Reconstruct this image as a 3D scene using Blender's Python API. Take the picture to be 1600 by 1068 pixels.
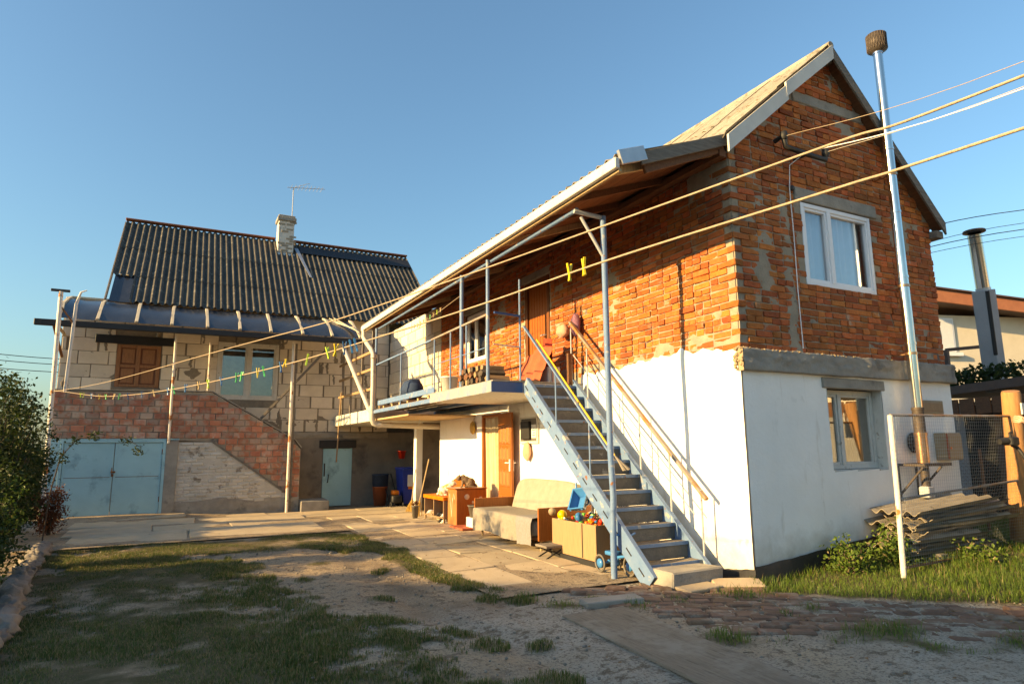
import bpy, math, random
import numpy as np
from mathutils import Vector, Matrix, noise
random.seed(7); np.random.seed(7)
sc = bpy.context.scene
for o in list(bpy.data.objects): bpy.data.objects.remove(o)
COL = sc.collection
R = math.radians
# ---------------------------------------------------------------- camera, sky, sun, exposure
cam = bpy.data.cameras.new('camera'); camo = bpy.data.objects.new('camera', cam); COL.objects.link(camo)
cam.sensor_width = 36; cam.lens = 22.46; cam.clip_end = 3000; cam.clip_start = .05
yaw, pit, rol = R(27.526), R(9.377), R(-.543)
FW = Vector((math.sin(yaw)*math.cos(pit), math.cos(yaw)*math.cos(pit), math.sin(pit)))
r0 = Vector((math.cos(yaw), -math.sin(yaw), 0)); u0 = r0.cross(FW)
RT = r0*math.cos(rol) + u0*math.sin(rol); UP = -r0*math.sin(rol) + u0*math.cos(rol)
CAM = Vector((-5.264, -4.837, 1.227))
camo.matrix_world = Matrix(((RT.x, UP.x, -FW.x, CAM.x), (RT.y, UP.y, -FW.y, CAM.y), (RT.z, UP.z, -FW.z, CAM.z), (0, 0, 0, 1)))
sc.camera = camo
SUN_EL, SUN_AZ = 17.3, 2.0      # azimuth: degrees from -X towards +Y
sd = Vector((-math.cos(R(SUN_AZ))*math.cos(R(SUN_EL)), math.sin(R(SUN_AZ))*math.cos(R(SUN_EL)), math.sin(R(SUN_EL))))
sl = bpy.data.lights.new('sun', 'SUN'); sl.energy = 4.8; sl.angle = R(.55); sl.color = (1, .78, .50)
slo = bpy.data.objects.new('sun', sl); COL.objects.link(slo); slo.location = (-20, 0, 20)
slo.rotation_euler = (-sd).to_track_quat('-Z', 'Y').to_euler()
w = bpy.data.worlds.new('World'); sc.world = w; w.use_nodes = True
nt = w.node_tree; bg = nt.nodes['Background']; sky = nt.nodes.new('ShaderNodeTexSky')
sky.sky_type = 'NISHITA'; sky.sun_disc = False; sky.sun_elevation = R(SUN_EL); sky.sun_rotation = R(270 + SUN_AZ)
sky.air_density = 1.4; sky.dust_density = 2.0; sky.ozone_density = 9.0; sky.altitude = 200
nt.links.new(sky.outputs[0], bg.inputs[0]); bg.inputs[1].default_value = .145
vs = sc.view_settings; vs.view_transform = 'Standard'; vs.look = 'None'; vs.exposure = 1.3; vs.gamma = 1
vs.use_white_balance = True; vs.white_balance_temperature = 11000; vs.white_balance_tint = 5      # the photographer's warm white balance
sc.render.engine = 'CYCLES'
# ---------------------------------------------------------------- materials
MATS = {}
def mat(name, c1, c2=None, rough=.8, scale=6, bump=0, bscale=40, metal=0, c3=None, s3=3, t3=.6, w3=.06, rnd=0, stretch=(1, 1, 1), spec=.4, detail=5, local=False, c4=None, s4=9, t4=.62, w4=.05, coat=0, st4=(1, 1, 1), sub=0):
    m = bpy.data.materials.new(name); m.use_nodes = True; MATS[name] = m
    n = m.node_tree.nodes; l = m.node_tree.links.new; b = n['Principled BSDF']
    b.inputs['Roughness'].default_value = rough; b.inputs['Metallic'].default_value = metal
    b.inputs['Specular IOR Level'].default_value = spec; b.inputs['Coat Weight'].default_value = coat
    if local: pos = n.new('ShaderNodeTexCoord').outputs['Object']
    else: pos = n.new('ShaderNodeNewGeometry').outputs['Position']
    def mapped(st):
        if st == (1, 1, 1): return pos
        mp = n.new('ShaderNodeMapping'); mp.inputs['Scale'].default_value = st; l(pos, mp.inputs['Vector']); return mp.outputs[0]
    p1 = mapped(stretch)
    def nz(s, vec, d=detail):
        x = n.new('ShaderNodeTexNoise'); x.inputs['Scale'].default_value = s; x.inputs['Detail'].default_value = d; x.inputs['Roughness'].default_value = .62; l(vec, x.inputs['Vector']); return x.outputs['Fac']
    def mix(f, a, c):
        x = n.new('ShaderNodeMix'); x.data_type = 'RGBA'
        if hasattr(f, 'links'): l(f, x.inputs[0])
        else: x.inputs[0].default_value = f
        for sk, val in ((x.inputs[6], a), (x.inputs[7], c)):
            if hasattr(val, 'links'): l(val, sk)
            else: sk.default_value = (*val, 1)
        return x.outputs[2]
    def rng(f, a, c):
        x = n.new('ShaderNodeMapRange'); x.inputs[1].default_value = a; x.inputs[2].default_value = c; l(f, x.inputs[0]); return x.outputs[0]
    c2 = c2 or tuple(v*.75 for v in c1)
    col = mix(rng(nz(scale, p1), .32, .68), c1, c2)
    if c3: col = mix(rng(nz(s3, p1), t3, t3 + w3), col, c3)
    if c4: col = mix(rng(nz(s4, mapped(st4)), t4, t4 + w4), col, c4)
    if rnd:
        oi = n.new('ShaderNodeObjectInfo'); at = n.new('ShaderNodeAttribute'); at.attribute_name = 'rnd'
        ad = n.new('ShaderNodeMath'); ad.operation = 'ADD'; l(oi.outputs['Random'], ad.inputs[0]); l(at.outputs['Fac'], ad.inputs[1])
        fr = n.new('ShaderNodeMath'); fr.operation = 'FRACT'; l(ad.outputs[0], fr.inputs[0])
        mr = n.new('ShaderNodeMapRange'); mr.inputs[3].default_value = 1 - rnd; mr.inputs[4].default_value = 1 + rnd*.6; l(fr.outputs[0], mr.inputs[0])
        m7 = n.new('ShaderNodeMath'); m7.operation = 'MULTIPLY'; m7.inputs[1].default_value = 7.31; l(fr.outputs[0], m7.inputs[0])
        f2 = n.new('ShaderNodeMath'); f2.operation = 'FRACT'; l(m7.outputs[0], f2.inputs[0])
        h = n.new('ShaderNodeHueSaturation'); l(col, h.inputs['Color']); l(mr.outputs[0], h.inputs['Value'])
        mh = n.new('ShaderNodeMapRange'); mh.inputs[3].default_value = .5 - rnd*.02; mh.inputs[4].default_value = .5 + rnd*.022; l(f2.outputs[0], mh.inputs[0]); l(mh.outputs[0], h.inputs['Hue'])
        col = h.outputs[0]
    l(col, b.inputs['Base Color'])
    if bump:
        bp = n.new('ShaderNodeBump'); bp.inputs['Strength'].default_value = bump; bp.inputs['Distance'].default_value = .012
        l(nz(bscale, p1, 6), bp.inputs['Height']); l(bp.outputs[0], b.inputs['Normal'])
    if sub:
        b.inputs['Subsurface Weight'].default_value = sub; b.inputs['Subsurface Radius'].default_value = (.02, .01, .006)
    return m
def glassmat(name, tint, base=.18, rough=.02):
    m = bpy.data.materials.new(name); m.use_nodes = True; MATS[name] = m
    n = m.node_tree.nodes; l = m.node_tree.links.new; n.remove(n['Principled BSDF'])
    t = n.new('ShaderNodeBsdfTransparent'); t.inputs[0].default_value = (*tint, 1)
    g = n.new('ShaderNodeBsdfGlossy'); g.inputs['Roughness'].default_value = rough
    lw_ = n.new('ShaderNodeLayerWeight'); lw_.inputs[0].default_value = .5; f = n.new('ShaderNodeMath'); f.operation = 'POWER'; f.inputs[1].default_value = 4; l(lw_.outputs['Facing'], f.inputs[0])
    a = n.new('ShaderNodeMath'); a.operation = 'ADD'; a.inputs[1].default_value = base; a.use_clamp = True; l(f.outputs[0], a.inputs[0])
    x = n.new('ShaderNodeMixShader'); l(a.outputs[0], x.inputs[0]); l(t.outputs[0], x.inputs[1]); l(g.outputs[0], x.inputs[2]); l(x.outputs[0], n['Material Output'].inputs[0])
    return m
def leafmat(name, c1, c2, tr=.35, scale=8, dry=0):
    m = bpy.data.materials.new(name); m.use_nodes = True; MATS[name] = m
    n = m.node_tree.nodes; l = m.node_tree.links.new; n.remove(n['Principled BSDF'])
    at = n.new('ShaderNodeAttribute'); at.attribute_name = 'rnd'
    g = n.new('ShaderNodeNewGeometry'); nz = n.new('ShaderNodeTexNoise'); nz.inputs['Scale'].default_value = scale; l(g.outputs['Position'], nz.inputs['Vector'])
    ad = n.new('ShaderNodeMath'); ad.operation = 'MULTIPLY_ADD'; ad.inputs[1].default_value = .6; l(at.outputs['Fac'], ad.inputs[0])
    sb = n.new('ShaderNodeMath'); sb.operation = 'SUBTRACT'; sb.inputs[1].default_value = .25; l(nz.outputs['Fac'], sb.inputs[0]); l(sb.outputs[0], ad.inputs[2])
    x = n.new('ShaderNodeMix'); x.data_type = 'RGBA'; x.inputs[6].default_value = (*c1, 1); x.inputs[7].default_value = (*c2, 1); l(ad.outputs[0], x.inputs[0])
    if dry:
        th = n.new('ShaderNodeMath'); th.operation = 'GREATER_THAN'; th.inputs[1].default_value = 1 - dry; l(at.outputs['Fac'], th.inputs[0]); x0 = x
        x = n.new('ShaderNodeMix'); x.data_type = 'RGBA'; l(th.outputs[0], x.inputs[0]); l(x0.outputs[2], x.inputs[6]); x.inputs[7].default_value = (.26, .20, .11, 1)
    d = n.new('ShaderNodeBsdfPrincipled'); d.inputs['Roughness'].default_value = .55; d.inputs['Specular IOR Level'].default_value = .35; l(x.outputs[2], d.inputs['Base Color'])
    t = n.new('ShaderNodeBsdfTranslucent'); l(x.outputs[2], t.inputs[0])
    s = n.new('ShaderNodeMixShader'); s.inputs[0].default_value = tr; l(d.outputs[0], s.inputs[1]); l(t.outputs[0], s.inputs[2]); l(s.outputs[0], n['Material Output'].inputs[0])
    return m
mat('brick', (.50, .142, .042), (.37, .092, .028), .92, 12, .9, 45, c3=(.36, .24, .165), s3=4.5, t3=.60, w3=.09, rnd=.42, c4=(.10, .045, .03), s4=13, t4=.62, w4=.08)
mat('hollow', (.50, .195, .115), (.41, .15, .09), .9, 7, .4, 70, c3=(.44, .31, .24), s3=3.2, t3=.46, w3=.12, rnd=.26, c4=(.46, .37, .30), s4=9, t4=.6, w4=.08)
mat('mortar', (.36, .30, .23), (.26, .215, .165), .95, 7, .8, 50, c3=(.13, .11, .10), s3=2.3, t3=.6)
mat('plaster', (.86, .85, .82), (.80, .785, .75), .9, 1.7, .35, 28, c3=(.62, .60, .56), s3=1.5, t3=.63, w3=.12)
mat('gaswall', (.68, .60, .50), (.60, .52, .43), .95, 4, .5, 80, rnd=.14, c4=(.30, .26, .22), s4=5, t4=.66)
mat('glue', (.24, .205, .165), (.17, .145, .12), .95, 10, .6, 50)
mat('concrete', (.34, .31, .265), (.23, .21, .185), .92, 4, .7, 45, c3=(.15, .14, .125), s3=2.5, t3=.6, w3=.1)
mat('render_grey', (.25, .215, .18), (.16, .14, .12), .95, 1.6, .6, 35, c3=(.085, .075, .068), s3=1.2, t3=.54, w3=.14)
mat('whitewash', (.60, .56, .50), (.50, .46, .40), .95, 5, .7, 40, rnd=.14, c4=(.25, .21, .17), s4=4, t4=.6, w4=.1)
mat('wood_grey', (.21, .185, .16), (.12, .105, .09), .9, 5, .6, 30, stretch=(1, 8, 8))
mat('wood_greyy', (.23, .20, .17), (.12, .10, .085), .9, 5, .6, 30, stretch=(8, 1, 8))
mat('wood_brown', (.20, .085, .04), (.12, .05, .025), .75, 5, .4, 30, stretch=(8, 1, 8))
mat('wood_pale', (.50, .36, .21), (.36, .25, .14), .8, 7, .4, 30, stretch=(6, 6, 1))
mat('varnish', (.38, .115, .028), (.27, .075, .018), .35, 6, .15, 30, stretch=(9, 9, 1), spec=.5)
mat('varnish_dark', (.20, .065, .02), (.13, .04, .014), .45, 6, .2, 30, stretch=(9, 9, 1))
mat('shutterwood', (.33, .155, .08), (.23, .105, .055), .8, 7, .4, 30, stretch=(9, 9, 1))
mat('bluepaint', (.095, .185, .34), (.14, .225, .36), .6, 6, .35, 40, c3=(.33, .33, .32), s3=7, t3=.60, w3=.05, c4=(.22, .095, .045), s4=11, t4=.64, metal=.0)
mat('bluedeep', (.02, .085, .25), (.018, .07, .20), .45, 4, .3, 30, c4=(.28, .26, .24), s4=8, t4=.7)
mat('blueslab', (.14, .23, .36), (.33, .31, .28), .85, 5, .6, 40, c3=(.38, .35, .31), s3=6, t3=.5, w3=.1)
mat('doorblue', (.31, .56, .62), (.26, .48, .54), .5, 1.6, .5, 5, c4=(.20, .12, .075), s4=10, t4=.69, w4=.04, c3=(.15, .29, .35), s3=2.6, t3=.56, w3=.16)
mat('rust', (.26, .11, .045), (.15, .065, .03), .85, 9, .5, 50)
mat('rustywhite', (.72, .67, .60), (.62, .56, .49), .7, 5, .3, 30, c3=(.36, .14, .045), s3=4, t3=.57, w3=.05)
mat('rail_rust', (.30, .25, .215), (.21, .17, .145), .7, 6, .3, 40, c3=(.33, .145, .05), s3=3, t3=.5, w3=.1)
mat('galv', (.50, .52, .54), (.40, .42, .45), .42, 6, .2, 40, metal=.75)
mat('paintgrey', (.40, .42, .44), (.33, .35, .37), .6, 6, .2, 40, c4=(.22, .13, .08), s4=12, t4=.68)
mat('steel', (.68, .67, .65), (.58, .57, .55), .16, 3, .0, 40, metal=1)
mat('coppery', (.55, .33, .20), (.40, .23, .14), .28, 5, .1, 40, metal=.9)
mat('soot', (.10, .075, .06), (.055, .045, .04), .6, 8, .3, 40, metal=.4)
mat('pvc', (.52, .49, .44), (.45, .42, .37), .5, 3, .1, 30, c4=(.33, .29, .25), s4=7, t4=.62)
mat('gutter', (.62, .60, .55), (.52, .50, .46), .6, 4, .1, 30, c4=(.36, .33, .28), s4=3, t4=.6, w4=.15)
mat('pvcwhite', (.80, .80, .82), (.76, .76, .78), .35, 3)
mat('oldwhite', (.62, .60, .55), (.52, .50, .46), .7, 6, .3, 40, c4=(.33, .28, .22), s4=10, t4=.62)
mat('curtain', (.72, .74, .76), (.64, .66, .68), .9, 14, .2, 40)
mat('curtain_tan', (.62, .50, .34), (.52, .41, .27), .9, 9, .2, 40)
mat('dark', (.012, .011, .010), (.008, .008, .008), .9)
mat('blacktar', (.014, .014, .016), (.02, .02, .022), .55, 4, .3, 30)
mat('film', (.022, .026, .034), (.034, .038, .047), .2, 3, .35, 7, spec=.6)
mat('battens', (.60, .51, .38), (.46, .385, .28), .85, 7, .4, 30)
mat('ridge', (.30, .10, .045), (.22, .075, .04), .8, 5, .3, 30)
mat('slate_dark', (.095, .086, .074), (.055, .052, .048), .95, 2.2, .4, 50, c3=(.20, .18, .15), s3=9, t3=.56, w3=.12, rnd=.18)
mat('slate_old', (.37, .325, .265), (.27, .235, .19), .95, 3, .6, 60, c3=(.18, .15, .115), s3=6, t3=.56, w3=.1, rnd=.15)
mat('slate_stack', (.36, .31, .245), (.27, .23, .18), .95, 4, .6, 60, c3=(.16, .14, .11), s3=6, t3=.58, w3=.1, rnd=.25)
mat('paving', (.50, .395, .275), (.42, .325, .22), .95, 3, .7, 50, rnd=.12, c3=(.31, .24, .17), s3=2.6, t3=.6, w3=.14, c4=(.22, .17, .125), s4=12, t4=.66)
mat('pathbrick', (.22, .125, .085), (.16, .09, .062), .95, 10, .7, 60, c3=(.26, .20, .155), s3=6, t3=.52, w3=.12, rnd=.28)
mat('stone', (.27, .235, .20), (.17, .15, .13), .95, 5, .8, 30, rnd=.2)
mat('board', (.27, .22, .165), (.19, .15, .115), .9, 4, .8, 30, stretch=(14, 1.2, 1), c3=(.14, .11, .085), s3=3, t3=.58, w3=.1, c4=(.30, .26, .21), s4=4, t4=.5, w4=.15)
mat('sofacloth', (.33, .295, .25), (.27, .24, .20), .97, 8, .5, 90, c4=(.33, .26, .19), s4=3.5, t4=.6, w4=.14)
mat('throwcloth', (.29, .26, .22), (.24, .21, .175), .98, 30, .6, 160)
mat('throwgrey', (.26, .25, .25), (.21, .20, .20), .98, 30, .6, 160)
mat('rope', (.46, .36, .26), (.36, .275, .195), .8, 60, .4, 200)
mat('rubberblack', (.015, .015, .016), (.022, .022, .022), .6, 8)
mat('toyblue', (.04, .22, .50), (.035, .19, .43), .35, 4)
mat('binblue', (.012, .045, .33), (.01, .035, .26), .4, 4)
mat('toyyellow', (.80, .50, .03), (.72, .43, .025), .4, 4)
mat('toyred', (.62, .04, .02), (.52, .03, .015), .4, 4)
mat('toyorange', (.78, .20, .02), (.66, .16, .02), .4, 4)
mat('toygreen', (.10, .42, .08), (.08, .34, .06), .4, 4)
mat('toywhite', (.72, .70, .66), (.64, .62, .58), .5, 6)
mat('potclay', (.34, .10, .045), (.26, .075, .035), .8, 6, .3, 30)
mat('fence_plank', (.20, .12, .075), (.13, .08, .05), .9, 6, .5, 30, stretch=(8, 8, 1), rnd=.25)
mat('litter', (.28, .15, .06), (.16, .09, .045), .9, 20, 0, 40, rnd=.4)
mat('riser_worn', (.15, .14, .13), (.10, .095, .09), .8, 7, .4, 40, c3=(.30, .29, .27), s3=6, t3=.62, w3=.08)
mat('bucketgrey', (.16, .14, .12), (.11, .10, .085), .6, 6, .2, 30)
mat('boardpale', (.36, .23, .125), (.29, .18, .10), .75, 5, .3, 30, stretch=(8, 8, 1))
mat('orangeply', (.44, .165, .06), (.36, .13, .046), .55, 5, .2, 30, stretch=(6, 6, 1))
mat('chalk', (.62, .52, .40), (.52, .43, .33), .95, 20)
mat('straw', (.55, .34, .10), (.42, .25, .07), .9, 20, .5, 80)
mat('purplenet', (.20, .09, .17), (.28, .13, .17), .8, 30, .5, 90)
mat('pinkcloth', (.62, .33, .24), (.52, .27, .2), .9, 20, .5, 70)
mat('redcloth', (.55, .05, .025), (.42, .035, .02), .8, 9, .5, 30)
mat('redsalmon', (.46, .11, .055), (.36, .08, .042), .85, 7, .4, 30)
mat('navy', (.02, .045, .10), (.016, .035, .08), .85, 8, .3, 40)
mat('tanbox', (.36, .27, .17), (.30, .22, .14), .7, 6, .2, 40)
mat('cream', (.68, .60, .48), (.62, .545, .43), .9, 2, .3, 30)
mat('terra', (.46, .17, .085), (.38, .135, .07), .7, 4, .3, 30)
mat('browntrim', (.11, .065, .05), (.085, .05, .04), .6, 4, .2, 30)
mat('greywall', (.33, .335, .35), (.28, .285, .30), .9, 3, .3, 30)
mat('olive', (.13, .115, .065), (.09, .08, .045), .95, 12, .5, 60)
mat('skin', (.62, .36, .25), (.55, .30, .20), .55, 20, .2, 120, sub=.2)
mat('jeans', (.05, .07, .12), (.04, .055, .09), .95, 20, .4, 120)
mat('hair', (.05, .03, .02), (.03, .02, .013), .7, 30, .5, 80, stretch=(1, 1, .2))
mat('furwhite', (.72, .68, .60), (.62, .58, .50), .95, 30, .6, 120, c4=(.52, .30, .13), s4=7, t4=.52, w4=.06)
mat('furtan', (.22, .15, .10), (.15, .10, .065), .95, 25, .6, 120, c4=(.09, .06, .04), s4=22, t4=.54)
mat('logwood', (.46, .23, .10), (.36, .17, .075), .8, 5, .4, 25, stretch=(9, 9, 1))
mat('bark', (.10, .075, .055), (.06, .045, .035), .95, 10, .8, 30)
mat('pegblue', (.02, .16, .38), None, .4); mat('peggreen', (.05, .48, .16), None, .4); mat('pegyellow', (.78, .55, .04), None, .4); mat('peglime', (.42, .62, .07), None, .4); mat('pegwood', (.52, .38, .22), None, .8)
m = MATS['plaster']; n = m.node_tree.nodes; l = m.node_tree.links.new; b = n['Principled BSDF']; src = b.inputs['Base Color'].links[0].from_socket
ge = n.new('ShaderNodeNewGeometry'); sx = n.new('ShaderNodeSeparateXYZ'); l(ge.outputs['Position'], sx.inputs[0])
def pn(sc_, st=None):
    q = n.new('ShaderNodeTexNoise'); q.inputs['Scale'].default_value = sc_; q.inputs['Detail'].default_value = 7; q.inputs['Roughness'].default_value = .65
    mp = n.new('ShaderNodeMapping'); mp.inputs['Scale'].default_value = st or (1, 1, 1); l(ge.outputs['Position'], mp.inputs[0]); l(mp.outputs[0], q.inputs['Vector']); return q.outputs['Fac']
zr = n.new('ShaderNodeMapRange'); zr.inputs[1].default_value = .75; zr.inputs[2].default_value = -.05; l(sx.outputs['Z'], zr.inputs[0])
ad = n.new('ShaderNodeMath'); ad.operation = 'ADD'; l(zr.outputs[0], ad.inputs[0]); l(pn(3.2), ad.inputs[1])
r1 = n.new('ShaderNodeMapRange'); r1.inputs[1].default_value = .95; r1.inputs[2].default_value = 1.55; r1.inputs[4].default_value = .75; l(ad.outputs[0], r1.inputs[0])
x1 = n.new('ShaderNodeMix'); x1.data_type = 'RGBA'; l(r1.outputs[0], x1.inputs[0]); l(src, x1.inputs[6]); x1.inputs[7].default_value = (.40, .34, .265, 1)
r2 = n.new('ShaderNodeMapRange'); r2.inputs[1].default_value = .60; r2.inputs[2].default_value = .74; r2.inputs[4].default_value = .55; l(pn(2.2, (3.5, 3.5, .55)), r2.inputs[0])
x2 = n.new('ShaderNodeMix'); x2.data_type = 'RGBA'; l(r2.outputs[0], x2.inputs[0]); l(x1.outputs[2], x2.inputs[6]); x2.inputs[7].default_value = (.52, .46, .38, 1)
r3 = n.new('ShaderNodeMapRange'); r3.inputs[1].default_value = .71; r3.inputs[2].default_value = .74; r3.inputs[4].default_value = .6; l(pn(9), r3.inputs[0])
x3 = n.new('ShaderNodeMix'); x3.data_type = 'RGBA'; l(r3.outputs[0], x3.inputs[0]); l(x2.outputs[2], x3.inputs[6]); x3.inputs[7].default_value = (.30, .27, .23, 1); l(x3.outputs[2], b.inputs['Base Color'])
glassmat('glass', (.92, .94, .96), .16); glassmat('glass_dark', (.5, .5, .5), .10)
glassmat('glass_old', (.85, .8, .72), .30, .015)
leafmat('leaf', (.012, .026, .006), (.045, .070, .014)); leafmat('grassblade', (.038, .075, .014), (.125, .165, .04), .3, 2.2, .30)
leafmat('weed', (.04, .09, .016), (.15, .22, .04), .35, 8, .08); leafmat('leafred', (.10, .03, .015), (.16, .06, .02))
# ---------------------------------------------------------------- mesh helpers
class MB:
    def __init__(s): s.v = []; s.f = []; s.sm = []; s.rn = None
    def add(s, vs, fs, smooth=False):
        k = len(s.v); s.v += [tuple(a) for a in vs]; s.f += [tuple(i + k for i in f) for f in fs]; s.sm += [smooth]*len(fs); return s
    def cbox(s, c, h, M=None, ch=.004, jit=0):
        ch = min(ch, min(h)*.45); vs = []; ix = {}
        c = Vector(c)
        for sx in (-1, 1):
            for sy in (-1, 1):
                for sz in (-1, 1):
                    j = Vector((random.uniform(-jit, jit), random.uniform(-jit, jit), random.uniform(-jit, jit))) if jit else Vector((0, 0, 0))
                    for a in range(3):
                        p = [h[0] - ch, h[1] - ch, h[2] - ch]; p[a] = h[a]
                        q = Vector((p[0]*sx, p[1]*sy, p[2]*sz)) + j
                        if M is not None: q = M @ q
                        ix[(sx, sy, sz, a)] = len(vs); vs.append(c + q)
        fs = []
        def sg(a, va, b, vb, cc, vc): t = [0, 0, 0]; t[a] = va; t[b] = vb; t[cc] = vc; return tuple(t)
        for a in range(3):
            b, d = (a + 1) % 3, (a + 2) % 3
            for s_ in (-1, 1):
                q = [ix[sg(a, s_, b, i, d, j) + (a,)] for i, j in ((-1, -1), (1, -1), (1, 1), (-1, 1))]
                fs.append(q if s_ > 0 else q[::-1])
            for i in (-1, 1):
                for j in (-1, 1):
                    q = [ix[sg(a, -1, b, i, d, j) + (b,)], ix[sg(a, 1, b, i, d, j) + (b,)], ix[sg(a, 1, b, i, d, j) + (d,)], ix[sg(a, -1, b, i, d, j) + (d,)]]
                    fs.append(q if i*j < 0 else q[::-1])
        for sx in (-1, 1):
            for sy in (-1, 1):
                for sz in (-1, 1):
                    q = [ix[(sx, sy, sz, 0)], ix[(sx, sy, sz, 1)], ix[(sx, sy, sz, 2)]]
                    fs.append(q if sx*sy*sz > 0 else q[::-1])
        return s.add(vs, fs)
    def box(s, a, b, ch=.004, jit=0):
        c = [(a[i] + b[i])/2 for i in range(3)]; h = [abs(b[i] - a[i])/2 for i in range(3)]
        return s.cbox(c, h, None, ch, jit)
    def bar(s, p, q, wd, ht, ch=.003, up=(0, 0, 1)):
        p = Vector(p); q = Vector(q); d = q - p; L = d.length; x = d/L; u = Vector(up)
        y = u.cross(x)
        if y.length < 1e-4: y = Vector((0, 1, 0)).cross(x)
        y.normalize(); z = x.cross(y)
        M = Matrix((x, y, z)).transposed()
        return s.cbox((p + q)/2, (L/2, wd/2, ht/2), M, ch)
    def tube(s, pts, r, n=10, caps=True, smooth=True):
        pts = [Vector(p) for p in pts]; m = len(pts); rs = r if isinstance(r, (list, tuple)) else [r]*m
        vs = []; fs = []; y = None
        for i in range(m):
            t = (pts[min(i + 1, m - 1)] - pts[max(i - 1, 0)]).normalized()
            if y is None:
                y = Vector((0, 0, 1)).cross(t)
                if y.length < .05: y = Vector((1, 0, 0)).cross(t)
            y = (y - t*y.dot(t)).normalized(); z = t.cross(y)
            for k in range(n):
                a = 2*math.pi*k/n; vs.append(pts[i] + (y*math.cos(a) + z*math.sin(a))*rs[i])
        for i in range(m - 1):
            for k in range(n):
                fs.append((i*n + k, i*n + (k + 1) % n, (i + 1)*n + (k + 1) % n, (i + 1)*n + k))
        s.add(vs, fs, smooth)
        if caps: s.add(vs[:n], [tuple(range(n))[::-1]]); s.add(vs[-n:], [tuple(range(n))])
        return s
    def lathe(s, c, prof, n=20, smooth=True, axis=None):
        vs = []; fs = []; m = len(prof); c = Vector(c)
        Q = axis.to_track_quat('Z', 'Y') if axis is not None else None
        for (r, z) in prof:
            for k in range(n):
                a = 2*math.pi*k/n; p = Vector((r*math.cos(a), r*math.sin(a), z))
                vs.append(c + (Q @ p if Q else p))
        for i in range(m - 1):
            for k in range(n): fs.append((i*n + k, i*n + (k + 1) % n, (i + 1)*n + (k + 1) % n, (i + 1)*n + k))
        return s.add(vs, fs, smooth)
    def prism(s, poly, d):
        n = len(poly); a = [Vector(p) for p in poly]; d = Vector(d); b = [p + d for p in a]
        nn = Vector((0, 0, 0))
        for i in range(n): nn += a[i].cross(a[(i + 1) % n])
        flip = nn.dot(d) > 0
        fs = [tuple(range(n)), tuple(range(n, 2*n))[::-1]] + [(i, i + n, (i + 1) % n + n, (i + 1) % n) for i in range(n)]
        return s.add(a + b, [f[::-1] for f in fs] if flip else fs)
    def grid(s, nu, nv, fn, skip=None, smooth=True, flip=False):
        vs = [fn(i/nu, j/nv) for j in range(nv + 1) for i in range(nu + 1)]; fs = []
        for j in range(nv):
            for i in range(nu):
                if skip and skip((i + .5)/nu, (j + .5)/nv): continue
                q = (j*(nu + 1) + i, j*(nu + 1) + i + 1, (j + 1)*(nu + 1) + i + 1, (j + 1)*(nu + 1) + i); fs.append(q[::-1] if flip else q)
        return s.add(vs, fs, smooth)
    def ball(s, c, r, n=12, m=8, sc3=(1, 1, 1), M=None, nz=0, ns=5):
        c = Vector(c); vs = []; fs = []
        for j in range(m + 1):
            t = math.pi*j/m
            for i in range(n):
                a = 2*math.pi*i/n; p = Vector((math.sin(t)*math.cos(a), math.sin(t)*math.sin(a), math.cos(t)))
                k = 1 + (nz*noise.noise(p*ns + c*3) if nz else 0)
                p = Vector((p.x*sc3[0], p.y*sc3[1], p.z*sc3[2]))*r*k
                vs.append(c + (M @ p if M is not None else p))
        for j in range(m):
            for i in range(n): fs.append((j*n + i, (j + 1)*n + i, (j + 1)*n + (i + 1) % n, j*n + (i + 1) % n))
        return s.add(vs, fs, True)
    def mesh(s, name, mt):
        me = bpy.data.meshes.new(name); me.from_pydata(s.v, [], s.f); me.update()
        me.polygons.foreach_set('use_smooth', s.sm)
        me.materials.append(MATS[mt]) if isinstance(mt, str) else [me.materials.append(MATS[x]) for x in mt]
        if s.rn is not None:
            at = me.attributes.new('rnd', 'FLOAT', 'FACE'); at.data.foreach_set('value', s.rn)
        return me
    def build(s, name, mt, parent=None, **kw): return put(name, s.mesh(name, mt), parent, **kw)
WM = {}; LOCAL = set()
def tag(o, label=None, cat=None, group=None, kind=None):
    if label: o['label'] = label
    if cat: o['category'] = cat
    if group: o['group'] = group
    if kind: o['kind'] = kind
    return o
def put(name, me, parent=None, M=None, label=None, cat=None, group=None, kind=None):
    o = bpy.data.objects.new(name, me); COL.objects.link(o)
    if M is not None: o.matrix_world = M
    if parent is not None:
        o.parent = parent
        if parent not in LOCAL: o.matrix_parent_inverse = WM[parent].inverted()
        else: LOCAL.add(o)
    WM[o] = M.copy() if M is not None else Matrix()
    return tag(o, label, cat, group, kind)
def thing(name, label, cat, loc=(0, 0, 0), rotz=None, group=None, kind=None, local=False):
    o = bpy.data.objects.new(name, None); COL.objects.link(o); o.location = loc; o.empty_display_size = .1
    if rotz is not None: o.rotation_euler = (0, 0, rotz); local = True
    if local: LOCAL.add(o)
    WM[o] = Matrix.Translation(loc)
    return tag(o, label, cat, group, kind)
def npmesh(name, V, F, mt, rn=None, smooth=False):
    me = bpy.data.meshes.new(name); V = np.asarray(V, np.float32); F = np.asarray(F, np.int32); k = F.shape[1]
    me.vertices.add(len(V)); me.vertices.foreach_set('co', V.ravel())
    me.loops.add(F.size); me.loops.foreach_set('vertex_index', F.ravel())
    me.polygons.add(len(F)); me.polygons.foreach_set('loop_start', np.arange(0, F.size, k, dtype=np.int32)); 
    me.polygons.foreach_set('use_smooth', np.full(len(F), smooth))
    me.materials.append(MATS[mt]); me.update(calc_edges=True); me.validate()
    if rn is not None:
        at = me.attributes.new('rnd', 'FLOAT', 'FACE'); at.data.foreach_set('value', np.asarray(rn, np.float32))
    return me
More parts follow.
